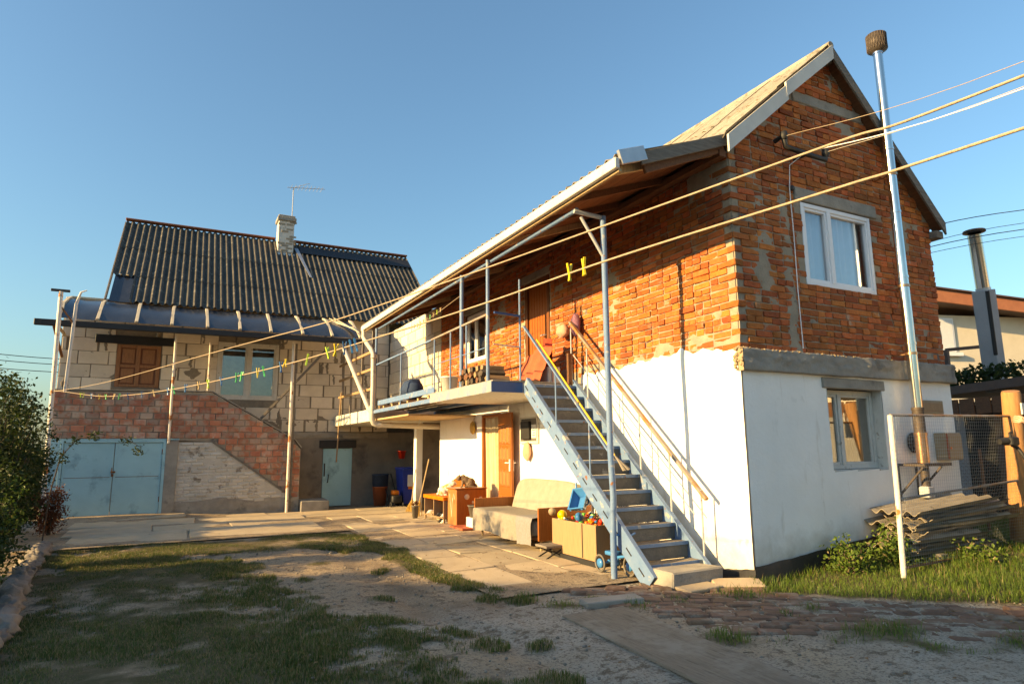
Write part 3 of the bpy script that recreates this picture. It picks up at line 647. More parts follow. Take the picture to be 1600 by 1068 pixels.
def smear(u, v, s):
    d = -.014 + .020*ss(.38, .66, N(u*1.15 + s, v*1.3, s) + .18*N(u*5, v*5, s)) + .006*N(u*9, v*9, s) + .004*N(u*23, v*23, s)
    if s == 1: d += .026*ss(.12, .05, abs(u - .87 - .05*N(v*3, 1) + .03*(v - 3)))*ss(4.4, 4.2, v)*(.62 + .5*N(u*8, v*5)) + .020*ss(2.38, 2.26, v + .2*N(u*2.4, 7))*(.3 + .8*N(u*3, v*4)) + .016*ss(3.2, 3.6, u)*ss(2.9, 2.5, v)*(.3 + N(u*4, v*4))
    else: d += .016*ss(2.5, 2.34, v + .25*N(u*2.3, 3)) + .012*ss(.40, .6, N(u*.9 + 4, v*.9, 2) + .2*N(u*6, v*6))
    return min(d, .006)
hG = lambda u, v: (1.15 < u < 2.47 and 3.07 < v < 4.10) or (1.04 < u < 2.62 and 4.10 <= v < 4.275) or (1.16 < u < 2.52 and 5.40 < v < 5.54)
hL = lambda u, v: (3.93 < u < 4.80 and v < 4.06) or (6.38 < u < 7.40 and 2.93 < v < 3.98)
b = MB(); b.grid(150, 160, lambda s, t: FG.p(s*GW, 2.2 + 4.0*t, smear(s*GW, 2.2 + 4*t, 1)), lambda s, t: 2.2 + 4*t > roof_z(s*GW) - .06 or (1.17 < s*GW < 2.45 and 3.09 < 2.2 + 4*t < 4.10))
gw = b.build('gable_wall', 'mortar', H)
b = MB(); b.grid(330, 96, lambda s, t: FL.p(s*8.78, 2.1 + 2.45*t, smear(s*8.78, 2.1 + 2.45*t, 2)), lambda s, t: (3.95 < s*8.78 < 4.78 and 2.1 + 2.45*t < 4.05) or (6.4 < s*8.78 < 7.38 and 2.95 < 2.1 + 2.45*t < 3.96), flip=True)
lw = b.build('long_wall', 'mortar', H)
bw = Bricks('brick', 12, .0045, .005)
def lay(fr, u0, u1, v0, v1, hole, top, rz, nrm, par, corner):
    row = 0; v = v0
    while v < v1:
        lead = (.12 if row % 2 else 0) if corner else 0
        if not corner: lead = 0
        u = u0 + ((0 if row % 2 else .128) if fr is FL else (.128 if row % 2 else 0))
        first = True; hdr = row % 6 == 4
        while u < u1 - .03:
            l = .12 if (hdr or random.random() < .40) else .25
            if first: l = (.12 if (row % 2) == (0 if fr is FG else 1) and random.random() < .5 else .25)
            first = False; l = min(l, u1 - u); c = u + l/2; vv = v + .0325
            ok = not hole(c, vv) and not hole(c - l*.4, vv) and not hole(c + l*.4, vv) and vv < top(c) - .02 and vv < top(c - l/2) + .02 and vv < top(c + l/2) + .02
            if not ok and l > .2:
                for cc in (c - .062, c + .062):
                    if not hole(cc - .06, vv) and not hole(cc + .06, vv) and vv < top(cc) + .0:
                        bw.add(fr.p(cc, vv, -.055 + random.gauss(0, .0025)), .12, .065, .11, rz, nrm, par)
            elif ok: bw.add(fr.p(c, vv + random.gauss(0, .0018), -.055 + random.gauss(0, .005)), round(l, 2), .065, .11, rz + random.gauss(0, .004), nrm, par)
            u += l + random.uniform(.006, .015)
        v += .077; row += 1
lay(FG, 0, GW, 2.245, 6.1, hG, lambda u: roof_z(u) - .06, 0, (0, -1, 0), gw, True)
lay(FL, 0, 8.78, 2.168, 4.55, hL, lambda u: 4.52, R(90), (-1, 0, 0), lw, True)
bw.emit(300, H, 'brickwork')
# concrete lintels of the gable
FG.box(MB(), (1.06, 4.105, -.08), (2.60, 4.265, .012), .01, .006).build('lintel', 'concrete', H)
FG.box(MB(), (1.18, 5.405, -.08), (2.50, 5.535, .008), .01, .006).build('lintel', 'concrete', H)
FL.box(MB(), (3.86, 4.06, -.08), (4.9, 4.2, .006), .01, .004).build('lintel', 'concrete', H)
FL.box(MB(), (6.3, 3.985, -.08), (7.5, 4.12, .006), .01, .004).build('lintel', 'concrete', H)
# inner core, so that nothing shines through
MB().box((.3, .3, -.12), (3.5, 8.6, 1.95)).build('interior', 'dark', H)
MB().box((.3, .3, 2.2), (3.5, 12.5, 4.2)).build('interior', 'dark', H)
# plastered ground floor walls with uneven top edge
def ptop(y): return (2.27 + .10*N(y*1.3, 4) + .06*N(y*5, 8) + .03*N(y*14, 2) + .09*ss(.4, 1.0, y)*ss(1.8, 1.2, y)) if y < 3.05 else 2.0
def bump(u, v, s): return .010*N(u*1.1, v*1.1, s) + .0035*N(u*5, v*5, s) + .0012*N(u*19, v*19, s)
b = MB()
def lwp(s, t):
    u = s*8.76; v = -.16 + (ptop(u) + .16)*t
    return FL.p(u, v, .022 + bump(u, v, 3) - .013*ss(.97, 1, t) - .02*ss(.03, 0, t)*0)
b.grid(292, 60, lwp, lambda s, t: 5.74 < s*8.76 < 6.46 and t < (1.99/2.16), flip=True)
b.build('plaster_wall', 'plaster', H, label='sunlit white plaster of the long wall')
b = MB()
def gwp(s, t):
    u = s*(GW + .022) - .022; b0 = .005 + .088*max(0, u) - .1; v = b0 + (2.02 - b0)*t
    return FG.p(u, v, .022 + bump(u, v, 5))
hw = lambda u, v: 1.30 < u < 2.30 and .93 < v < 1.90
def gskip(s, t):
    u = s*(GW + .022) - .022; b0 = .005 + .088*max(0, u) - .1; v = b0 + (2.02 - b0)*t; return hw(u, v)
b.grid(190, 100, gwp, gskip)
b.build('plaster_wall', 'plaster', H, label='shaded white plaster of the gable wall')
b = MB()
b.box((.004, .06, -.3), (.3, 5.72, 2.15)); b.box((.004, 6.46, -.3), (.3, 8.74, 2.15)); b.box((.004, 5.72, 1.84), (.3, 6.46, 2.15))
b.box((.06, .004, -.3), (1.30, .3, 2.2)); b.box((2.30, .004, -.3), (GW, .3, 2.2)); b.box((1.30, .004, -.3), (2.30, .3, .92)); b.box((1.30, .004, 1.91), (2.30, .3, 2.2))
b.box((GW - .25, .3, -.3), (GW - .004, 8.7, 4.2)); b.box((.3, 8.55, -.3), (3.5, 8.74, 2.15))
b.build('wall_core', 'plaster', H)
# black damp-proof strip at the foot
b = MB()
def foot(s, t):
    u = s*3.9 - .06; top = .03 + .088*max(0, u) + .012*N(u*5, 2); return FG.p(u, -.22 + (top + .22)*t, .045 + .05*(1 - t)*(.6 + N(u*2, 1)) + .012*N(u*7, t*3))
b.grid(70, 5, foot)
b.grid(20, 5, lambda s, t: FL.p(-.05 + s*.75, -.22 + (.225 - .10*s + .012*N(s*9, 2))*t, .05 + .05*(1 - t) + .012*N(s*8, t*3)), flip=True)
b.build('damp_proof_strip', 'blacktar', H)
# concrete ring beam on the gable with crumbling mortar along its top
b = MB()
def band(s, t):
    u = s*(GW + .10) - .05; a = t*4
    k = .02*N(u*2.2, a) + .016*N(u*9, a*2)
    top = 2.245 + .014*N(u*6, 3); bot = 2.005 + .008*N(u*3, 9)
    pr = .075 + .012*N(u*1.5, 2)
    if u > 2.72: pr += .018
    if a < 1: return FG.p(u, bot, pr*a)
    if a < 3: q = (a - 1)/2; return FG.p(u, bot + (top - bot)*q, pr + k*math.sin(q*3.14))
    return FG.p(u, top + .012*N(u*20, a*4), pr*(4 - a) + .0)
b.grid(240, 24, band)
b.build('ring_beam', 'concrete', H)
b = MB()
for s in (-.05, GW + .05):
    b.add([FG.p(s, 2.005, 0), FG.p(s, 2.005, .07), FG.p(s, 2.24, .07), FG.p(s, 2.24, 0)], [(0, 1, 2, 3)])
for i in range(420):
    u = random.uniform(-.04, 2.6) if random.random() < .85 else random.uniform(2.6, GW)
    s = random.uniform(.004, .016)
    b.ball(FG.p(u, 2.243 + random.uniform(-.012, .006), random.choice((random.uniform(.0, .07), random.uniform(.0, .085)))), s, 5, 4, (1.3, .7, .7), Matrix.Rotation(random.uniform(0, 3), 3, 'Z') @ Matrix.Rotation(random.uniform(0, 3), 3, 'X'), .5, 2)
for i in range(70):
    b.ball((random.uniform(-.065, -.005), random.uniform(-.07, .06), random.uniform(2.02, 2.26)), random.uniform(.008, .02), 5, 4, (1, 1, 1), None, .5, 2)
b.build('crumbled_mortar', 'tanbox', H, kind='stuff')
# windows
window(H, FG, 1.16, 2.46, 3.08, 4.09, [.38], 'pvcwhite', 'glass', -.005, .052, .07, 'curtain', None, label='white plastic window on the upper gable')
wl = window(H, FG, 1.31, 2.29, .945, 1.86, [.36], 'oldwhite', 'glass_old', -.10, .05, .06, 'curtain_tan', .11, label='old white wooden window in a deep reveal')
FG.box(MB(), (1.22, 1.865, -.02), (2.36, 1.985, .038), .008, .004).build('lintel', 'concrete', H)
for a in (1.302, 2.30): FG.box(MB(), (a - .012, .93, -.1), (a + .0, 1.90, .02), .002).build('reveal', 'oldwhite', H)
window(H, FL, 6.42, 7.36, 2.96, 3.95, [.55], 'pvcwhite', 'glass_dark', -.03, .05, .06, 'curtain', None)
# upper door, brown with orange panel
d = FL.box(MB(), (3.96, 2.15, -.1), (4.03, 4.05, -.01)); FL.box(d, (4.70, 2.15, -.1), (4.77, 4.05, -.01)); FL.box(d, (4.03, 3.98, -.1), (4.70, 4.05, -.012))
dr = d.build('upper_door', 'varnish_dark', H)
FL.box(MB(), (4.03, 2.16, -.09), (4.70, 3.98, -.05)).build('leaf', 'varnish', dr)
for i in range(7): FL.box(MB(), (4.05 + i*.09, 2.25, -.055), (4.125 + i*.09, 3.92, -.038), .006).build('plank', 'varnish', dr)
MB().tube([FL.p(4.09, 3.05, -.04), FL.p(4.09, 3.05, .02), FL.p(4.2, 3.05, .02)], .011, 8).build('handle', 'galv', dr)
# ground floor door: jambs, curtain, and the panelled leaf swung open against the wall
d = FL.box(MB(), (5.68, -.13, -.1), (5.76, 1.85, .035)); FL.box(d, (6.43, -.13, -.1), (6.50, 1.85, .035)); FL.box(d, (5.76, 1.80, -.1), (6.43, 1.85, .033))
dr = d.build('ground_floor_door', 'varnish', H)
b = MB(); b.grid(50, 10, lambda s, t: FL.p(5.78 + .64*s, -.12 + 1.92*t, -.05 + .03*math.sin(s*34 + .8*math.sin(t*4)) + .015*math.sin(s*13 + t*2)), flip=True); b.build('curtain', 'curtain_tan', dr)
Md = Matrix.Translation((-.05, 5.70, -.10)) @ Matrix.Rotation(R(-90 - 9), 4, 'Z')
def leafpart(nm, a, c, mt, ch=.004):
    b = MB(); b.box(a, c, ch); b.v = [tuple(Md @ Vector(v)) for v in b.v]; return b
lf = leafpart('leaf', (0, -.022, 0), (.74, .022, 1.93), 'varnish').build('leaf', 'varnish', dr, label='orange varnished door leaf with small raised panels, swung open')
zz = .10
for r_, hh in enumerate((.42, .10, .30, .10, .26, .36)):
    if r_ in (1, 3):
        zz += hh; continue
    for k in range(3):
        for sgn in (-1, 1):
            if sgn < 0: continue
        x0 = .09 + k*.195
        for j, (i0, hq) in enumerate(((0, hh*.96),)):
            leafpart('p', (x0, -.032, zz), (x0 + .165, .032, zz + hq), 'varnish', .012).build('panel', 'varnish', lf)
            leafpart('p', (x0 + .03, -.037, zz + .03), (x0 + .135, .037, zz + hq - .03), 'varnish', .008).build('panel', 'orangeply', lf)
    zz += hh + .035
b = leafpart('h', (.66, -.040, .93), (.70, .040, 1.13), 'pvcwhite'); b.build('handle_plate', 'pvcwhite', lf)
b = MB()
for sg in (-1, 1): b.tube([Md @ Vector((.68, .03*sg, 1.07)), Md @ Vector((.68, .075*sg, 1.07)), Md @ Vector((.58, .08*sg, 1.07))], .010, 8)
b.build('handle', 'pvcwhite', lf)
# ---- roof
def corr(p, along, down, nw, pitch, amp, nrm, sub=6, th=.007, wob=0):
    """one corrugated sheet: waves follow each other 'along', run 'down'"""
    p = Vector(p); a = Vector(along).normalized(); n = Vector(nrm).normalized(); dn = Vector(down); W = nw*pitch
    b = MB(); nu = nw*sub
    def f(off):
        def g(s, t): return p + a*(W*s) + dn*t + n*(amp*math.cos(2*math.pi*nw*s) + off + wob*N(s*3, t*3, p.y))
        return g
    b.grid(nu, 3, f(0)); b.grid(nu, 3, f(-th), flip=True)
    for t in (0, 1):
        k = len(b.v); vs = []
        for i in range(nu + 1): vs += [f(0)(i/nu, t), f(-th)(i/nu, t)]
        b.add(vs, [((2*i, 2*i + 1, 2*i + 3, 2*i + 2) if t == 1 else (2*i, 2*i + 2, 2*i + 3, 2*i + 1)) for i in range(nu)])
    return b
nL = Vector((-.841, 0, 1)).normalized(); nR = Vector((.976, 0, 1)).normalized()
rl = MB().box((VZ[0] - .05, -.1, VZ[1] - .16), (VZ[0] + .05, 9.8, VZ[1] - .02)).build('roof', 'wood_grey', H)
for row in range(2):
    for k in range(11):
        y0 = -.13 + k*.9; t0 = (0, .48)[row]; t1 = (.54, 1.0)[row]
        P0 = Vector((VZ[0], y0, VZ[1] + .05)); DN = Vector((VA[0] - VZ[0], 0, VA[1] - VZ[1]))
        corr(P0 + DN*t0 + nL*(.012*(1 - row) + .002*k % .004), (0, 1, 0), DN*(t1 - t0), 6, .152, .024, nL, 6, .007, .012).build('roof_sheet', 'slate_old', rl)
        P1 = Vector((VZ[0], y0, VZ[1] + .05)); DR = Vector((VB[0] - VZ[0], 0, VB[1] - VZ[1]))
        if row == 0: corr(P1 + nR*.01, (0, 1, 0), DR*1.02, 6, .152, .024, nR, 6, .007).build('roof_sheet', 'slate_old', rl)
MB().tube([(VZ[0], -.14, VZ[1] + .06), (VZ[0], 9.8, VZ[1] + .06)], .05, 8).build('ridge_cap', 'slate_old', rl)
# bargeboards
def board_x(p, q, y0, y1, h): 
    b = MB(); a = Vector((p[0], y0, p[1])); c = Vector((q[0], y0, q[1])); dz = Vector((0, 0, h))
    return b.prism([a, c, c + dz, a + dz], (0, y1 - y0, 0))
mid = ((VA[0] + VZ[0])/2 + .06, (VA[1] + VZ[1])/2 + .05)
board_x((VA[0], VA[1] - .17), (mid[0], mid[1] - .17), -.155, -.13, .20).build('bargeboard', 'gutter', H, label='weathered whitish bargeboard, lower piece')
board_x((mid[0] - .03, mid[1] - .14), (VZ[0], VZ[1] - .14), -.160, -.136, .19).build('bargeboard', 'gutter', H, label='weathered whitish bargeboard, upper piece')
board_x((VZ[0], VZ[1] - .14), (VB[0], VB[1] - .14), -.157, -.133, .15).build('bargeboard', 'wood_grey', H)
b = MB()
for i in range(5):
    f = i/5
    b.prism([(VZ[0] + .06, -.12 + i*.0, VZ[1] - .10), (VB[0], -.12, VB[1] - .06), (VB[0], -.12, VB[1] - .03), (VZ[0] + .06, -.12, VZ[1] - .07)], (0, .14, 0)); break
b.build('verge_soffit', 'wood_brown', H)
MB().box((GW - .02, -.1, 4.0), (VB[0] + .02, 9, 4.10)).build('eaves_board', 'wood_grey', H)
# canopy over the balcony
CA = Vector((.06, 0, 4.64)); CBn = Vector((-1.54, 0, 4.06)); cd = CBn - CA; nC = Vector((-cd.z*-1, 0, -cd.x)).normalized()
nC = Vector((cd.z, 0, -cd.x)).normalized()
cn = MB().box((-.12, .0, 4.40), (-.02, 8.8, 4.48)).build('canopy', 'wood_brown', H)
for k in range(11):
    corr(CA + Vector((0, -.02 + k*.9, .03)), (0, 1, 0), cd*1.02, 6, .152, .022, nC, 6, .007, .01).build('roof_sheet', 'slate_old', cn)
for k in range(8):
    t0 = k/8; p = CA + cd*(t0 + .5/8) - nC*.035
    M3 = Matrix.Rotation(math.atan2(cd.z, cd.x)*-1, 3, 'Y')
    b = MB(); b.cbox((p.x, 4.94, p.z), (cd.length/16 - .006, 4.93, .011), Matrix.Rotation(-math.atan2(-cd.z, -cd.x), 3, 'Y'), .002); b.build('soffit_board', 'wood_brown', cn)
for k in range(12):
    y = .12 + k*.87; p = CA - nC*.085; q = CA + cd*.985 - nC*.085
    MB().bar((p.x, y, p.z), (q.x, y, q.z), .05, .08).build('rafter', 'wood_pale' if k % 3 == 0 else 'wood_brown', cn)
MB().bar((CA.x - .06, -.035, CA.z - .03), (CBn.x + .26, -.035, CBn.z + .045), .03, .13).build('edge_board', 'wood_grey', cn)
MB().bar((CA.x - .1, .03, CA.z - .12), (CBn.x + .36, .03, CBn.z - .02), .04, .10).build('edge_board', 'wood_brown', cn)
MB().bar((CBn.x + .32, -.045, CBn.z + .115), (CBn.x - .0, -.045, CBn.z + .0), .04, .15).build('flashing', 'galv', cn)
MB().box((-1.60, -.05, 3.945), (-1.545, 9.85, 4.055), .006).build('gutter_board', 'gutter', cn)
MB().box((-1.545, -.03, 3.92), (-1.505, 9.8, 3.955), .004).build('fascia_strip', 'wood_pale', cn)
MB().tube([(-1.40, .95, 3.885), (-1.40, 9.05, 3.885)], .028, 10).build('beam_pipe', 'bluepaint', cn)
# balcony
bs = MB().box((-1.5, 3.0, 1.985), (-.004, 5.4, 2.125), .006).build('balcony_slab', 'oldwhite', H, label='concrete balcony slab with flaking blue paint')
b = MB(); b.grid(60, 4, lambda s, t: Vector((-1.506 - .006*N(s*20, t*4), 3.0 + 2.4*s, 1.98 + .15*t + .006*N(s*25, 3))), flip=True); b.build('slab_edge', 'blueslab', bs)
MB().box((-1.503, 2.992, 1.978), (-1.02, 2.9995, 2.122), .001).build('slab_front', 'bluedeep', bs)
MB().box((-1.49, 2.99, 2.126), (-.01, 5.4, 2.145), .004).build('screed', 'concrete', bs)
b = MB()
b.box((-1.51, 5.4, 1.985), (-1.45, 9.05, 2.055)); b.box((-.7, 5.4, 1.985), (-.64, 9.0, 2.05)); b.box((-.08, 5.4, 1.985), (-.02, 9.0, 2.05)); b.build('balcony_beam', 'bluepaint', H)
for k in range(24):
    x = -1.44 + k*.06
    if random.random() < .12: continue
    MB().box((x, 5.42, 2.057), (x + .052, 9.0 - random.random()*.15, 2.08), .003).build('balcony_plank', 'wood_greyy', H)
for y in (5.75, 6.3, 6.9, 7.4, 7.9, 8.5, 8.85): MB().box((-1.40, y, 2.083), (-.9, y + .07, 2.15), .004).build('balcony_joist', 'wood_pale', H)
MB().bar((-1.45, 5.35, 2.20), (-1.45, 8.75, 2.20), .03, .10).build('kick_board', 'bluepaint', H)
MB().box((-1.5, 9.06, 1.83), (2.2, 12.88, 2.10), .01).build('passage_slab', 'oldwhite', H, label='white-edged concrete slab over the passage')
MB().box((-1.42, 6.8, 1.84), (-.02, 9.05, 1.875), .004).build('soffit_panel', 'wood_pale', H)
# wall and pillar beside the passage
MB().box((-.28, 9.62, -.4), (-.12, 9.80, 1.83), .008, .004).build('pillar', 'plaster', H)
MB().box((-.119, 9.68, -.4), (2.2, 9.85, 1.83), .004).build('passage_wall', 'render_grey', H)
# aerated block wall on the upper floor beyond the brickwork
ubw = MB().box((.012, 8.80, 2.11), (.2, 12.88, 4.5)).build('block_wall', 'glue', H)
ub = Bricks('gaswall', 6, .006, .003)
for r_ in range(8):
    y = 8.8 - (0, .3, .15)[r_ % 3]
    while y < 12.86:
        a, c = max(y, 8.80), min(y + .6, 12.86)
        if c - a > .08: ub.add((.07, (a + c)/2, 2.11 + .15 + r_*.302), c - a - .018, .288, .14, R(90), (-1, 0, 0), ubw, 'block')
        y += .612
ub.emit(300, H, 'blocks')
# black service bracket with insulators, cable tube down the gable
b = MB(); b.tube([(.74, -.04, 4.74), (.74, -.16, 4.76), (.74, -.18, 4.62), (1.1, -.18, 4.60), (1.44, -.18, 4.60), (1.46, -.16, 4.72)], .028, 8)
b.tube([(1.1, -.18, 4.6), (1.1, .02, 4.6)], .02, 8); b.lathe((.74, -.17, 4.74), [(0, .07), (.04, .06), (.045, 0), (.03, -.03)], 10); b.lathe((1.46, -.17, 4.68), [(0, .07), (.04, .06), (.045, 0), (.03, -.03)], 10)
b.build('service_bracket', 'rubberblack', H)
b = MB(); b.tube([(1.06, -.17, 4.6), (.98, -.03, 4.5), (.955, -.022, 4.2), (.965, -.02, 3.6), (.955, -.02, 3.0), (.96, -.022, 2.3)], .006, 6); b.build('wall_cable', 'pvcwhite', H)
MB().lathe((1.0, -.012, 4.22), [(0, 0), (.035, 0), (.035, .02), (0, .022)], 12, axis=Vector((0, -1, 0))).build('vent_hole', 'rubberblack', H)
# ---------------------------------------------------------------- blue steel staircase
ST = thing('steel_staircase', 'blue-grey painted steel staircase with rusty handrail up to the balcony', 'staircase', (-.6, .45, -.13))
Y0, Z0, Y1, Z1 = .43, -.13, 2.98, 2.10
sdv = Vector((0, Y1 - Y0, Z1 - Z0)); sl_ = sdv.normalized(); sn = Vector((0, -sl_.z, sl_.y))
for x, nm in ((-1.0, 'outer'), (-.2, 'inner')):
    sg = -1 if x < -.5 else 1; b = MB()
    A = Vector((x, Y0, Z0)); B = Vector((x, Y1, Z1))
    b.bar(A + sn*.005, B + sn*.005, .012, .21, .002, up=sn); b.bar(A + sn*.106 + Vector((-sg*.02, 0, 0)), B + sn*.106 + Vector((-sg*.02, 0, 0)), .055, .010, .002, up=sn)
    b.bar(A - sn*.096 + Vector((-sg*.02, 0, 0)), B - sn*.096 + Vector((-sg*.02, 0, 0)), .055, .010, .002, up=sn)
    s_ = b.build('stringer', 'bluepaint', ST)
    if x < -.5:
        for k in range(13):
            p = A + sdv*((k + .4)/13) + sn*.0 + Vector((-.0085, 0, 0)); MB().bar(p, p + sl_*.11, .004, .016, .001, up=sn).build('slot', 'rubberblack', s_)
for k in range(13):
    z = Z0 + (k + 1)*(Z1 - Z0)/13.0 - .01; y = Y0 + (k + .62)*(Y1 - Y0)/13.0
    t = MB().box((-.985, y - .02, z - .025), (-.215, y + .17, z), .004, .002).build('tread', 'wood_greyy' if k % 4 else 'board', ST)
    MB().box((-.985, y - .028, z - .034), (-.215, y - .021, z + .003), .001).build('nosing', 'bluepaint', t)
    if k > 0: MB().box((-.98, y - .016, z - .170), (-.22, y - .009, z - .027), .001).build('riser', 'riser_worn', ST)
def sz(y): return Z0 + (y - Y0)*(Z1 - Z0)/(Y1 - Y0)
# inner handrail
MB().bar((-.2, .42, sz(.42) + .80), (-.2, 3.02, sz(3.02) + .92), .05, .035).build('handrail', 'rail_rust', ST)
MB().tube([(-.2, .62, sz(.62) + .46), (-.2, 2.95, sz(2.95) + .48)], .007, 6).build('mid_rail', 'paintgrey', ST)
for y in (.50, .98, 1.5, 2.05, 2.6, 3.0): MB().tube([(-.2, y, sz(min(y, 2.98)) - .02), (-.2, y, sz(y) + .83)], .011, 8).build('baluster', 'paintgrey', ST)
MB().box((-.27, 2.98, 2.12), (-.20, 3.05, 2.58), .006).build('timber_post', 'wood_brown', ST)
# outer handrail, fixed to the canopy post
MB().bar((-1.0, 1.02, sz(1.02) + .77), (-1.0, 2.98, sz(2.98) + .82), .038, .022).build('handrail', 'bluepaint', ST)
for y in (1.42, 2.15): MB().tube([(-1.0, y, sz(y)), (-1.0, y, sz(y) + .78)], .010, 8).build('baluster', 'bluepaint', ST)
# tall post carrying the canopy
PO = thing('canopy_post', 'tall blue-grey steel post with bracket arm in front of the staircase', 'post', (-1.09, .90, -.13))
MB().tube([(-1.09, .90, -.16), (-1.085, .90, .3), (-1.075, .89, .7), (-1.085, .9, 1.2), (-1.08, .90, 3.0), (-1.08, .90, 3.84)], .034, 14).build('pole', 'bluepaint', PO)
MB().tube([(-1.08, .90, 3.82), (-1.44, .95, 3.86)], .026, 10).build('arm', 'paintgrey', PO)
MB().tube([(-1.08, .90, 3.34), (-1.36, .935, 3.80)], .02, 10).build('brace', 'paintgrey', PO)
# balcony railing
RL = thing('balcony_railing', 'blue steel balcony railing with tall corner posts', 'railing', (-1.45, 6, 2.13))
for y, zt, rr in ((3.22, 3.9, .026), (4.17, 3.9, .032), (9.02, 3.88, .028)): MB().tube([(-1.45, y, 2.05), (-1.45, y, zt)], rr, 12).build('post', 'bluepaint', RL)
MB().bar((-1.45, 3.2, 3.10), (-1.45, 5.5, 3.08), .035, .03).build('top_rail', 'rail_rust', RL)
MB().bar((-1.45, 5.5, 3.075), (-1.45, 9.05, 3.055), .035, .03).build('top_rail', 'bluepaint', RL)
for y in (3.98, 4.62, 5.35, 7.2): MB().tube([(-1.45, y, 2.06), (-1.45, y, 3.07)], .015, 8).build('baluster', 'bluepaint', RL)
MB().tube([(-1.45, 3.24, 2.63), (-1.45, 5.35, 2.63)], .008, 6).build('mid_rail', 'bluepaint', RL)
MB().bar((-1.43, 3.06, 3.10), (-1.02, 3.06, 3.08), .03, .03).build('end_rail', 'bluedeep', RL)
MB().tube([(-1.44, 3.06, 2.65), (-1.02, 3.06, 2.63)], .009, 6).build('end_mid_rail', 'paintgrey', RL)
MB().tube([(-1.02, 3.06, 2.05), (-1.02, 3.06, 3.62)], .015, 8).build('post', 'bluepaint', RL)
# timber lattice beyond the railing
LT = thing('timber_trellis', 'rough timber slat screen at the far end of the balcony', 'screen', (-1.45, 11, 2.1))
for y in (9.4, 10.3, 11.4, 12.3): MB().bar((-1.42, y, 2.1), (-1.42, y, 4.0), .05, .05).build('upright', 'wood_greyy', LT)
for z in (2.55, 3.0, 3.4): MB().bar((-1.45, 9.1, z), (-1.45, 12.6, z + .04), .04, .06).build('slat', 'boardpale', LT)
MB().tube([(-1.55, 12.2, .9), (-1.5, 12.25, 2.0), (-1.47, 12.25, 2.7)], .022, 6).build('prop', 'boardpale', LT)
# downpipe
DP = thing('downpipe', 'pale grey plastic downpipe bending under the balcony to the wall', 'pipe', (-1.5, 9.2, 1.8))
MB().tube([(-1.56, 9.72, 3.96), (-1.56, 9.72, 3.78), (-1.55, 9.6, 3.68), (-1.53, 9.15, 3.42), (-1.52, 9.0, 3.30), (-1.52, 8.95, 2.6), (-1.52, 8.95, 2.05)], .052, 14).build('upper_pipe', 'pvc', DP)
MB().tube([(-1.52, 8.95, 2.12), (-1.52, 8.95, 1.86), (-1.49, 8.95, 1.78), (-1.42, 8.95, 1.745), (-.6, 8.87, 1.72), (.02, 8.8, 1.70)], .06, 14).build('elbow_pipe', 'pvc', DP)
MB().tube([(-1.72, 10.95, 3.66), (-1.62, 10.2, 2.95), (-1.53, 9.25, 2.12), (-1.52, 9.0, 2.0)], .05, 12).build('branch_pipe', 'pvc', DP)
b = MB()
for p, q in (((-1.52, 8.95, 2.05), (-1.52, 8.95, 2.15)), ((-1.40, 8.948, 1.745), (-1.32, 8.94, 1.743)), ((-1.52, 8.955, 3.2), (-1.52, 8.955, 3.28))): b.tube([p, q], .067, 14)
b.build('collar', 'pvc', DP)
MB().tube([(-.5, 8.86, 1.73), (-.75, 8.0, 1.9)], .008, 6).build('tie', 'paintgrey', DP)
# ---------------------------------------------------------------- steel flue on the gable
FX, FY = 2.66, -.22
FL_ = thing('flue_pipe', 'tall stainless steel flue with mesh cap fixed to the brick gable', 'flue', (FX, FY, .6))
for z0, z1, mt, rr in ((1.0, 1.36, 'coppery', .068), (1.36, 1.66, 'soot', .064), (1.66, 2.46, 'steel', .060), (2.46, 3.3, 'steel', .059), (3.3, 4.15, 'steel', .058), (4.15, 5.0, 'steel', .057), (5.0, 6.36, 'steel', .056)):
    p = MB().tube([(FX, FY, z0), (FX, FY, z1)], rr, 24).build('pipe_section', mt, FL_)
    MB().tube([(FX, FY, z1 - .035), (FX, FY, z1 - .005)], rr + .006, 24).build('joint_band', mt, p)
b = MB()
for z in (2.3, 3.15, 4.62): b.tube([(FX, FY, z), (FX, FY, z + .03)], .068, 20); b.bar((FX, FY + .05, z + .015), (FX, .02, z + .015), .02, .02)
b.build('wall_clamp', 'coppery', FL_)
b = MB(); b.lathe((FX, FY, 6.34), [(.058, 0), (.07, .02), (.115, .04), (.118, .26), (.10, .275), (0, .285)], 24); cp = b.build('cap', 'soot', FL_)
b = MB()
for k in range(24):
    a = k*2*math.pi/24; b.tube([(FX + .121*math.cos(a), FY + .121*math.sin(a), 6.385), (FX + .121*math.cos(a + .3), FY + .121*math.sin(a + .3), 6.60)], .004, 4); b.tube([(FX + .121*math.cos(a), FY + .121*math.sin(a), 6.385), (FX + .121*math.cos(a - .3), FY + .121*math.sin(a - .3), 6.60)], .004, 4)
b.build('cap_mesh', 'soot', cp)
b = MB(); b.tube([(FX, FY, 1.2), (FX + .06, FY + .06, 1.21), (FX + .13, FY + .12, 1.23), (FX + .16, -.0, 1.24)], .058, 14); b.build('elbow', 'coppery', FL_)
MB().lathe((FX + .16, -.03, 1.24), [(.06, .05), (.12, .045), (.125, .0)], 20, axis=Vector((0, -1, 0))).build('wall_collar', 'soot', FL_)
b = MB()
for x in (FX - .2, FX + .16): b.bar((x, -.02, .98), (x, -.36, .98), .03, .03); b.bar((x, -.02, .62), (x, -.33, .96), .022, .022); b.bar((x, -.03, .55), (x, -.03, .99), .03, .02)
b.bar((FX - .22, -.34, .985), (FX + .34, -.34, .985), .03, .035); b.bar((FX - .22, -.12, .985), (FX + .2, -.12, .985), .03, .03)
b.build('support_bracket', 'soot', FL_)
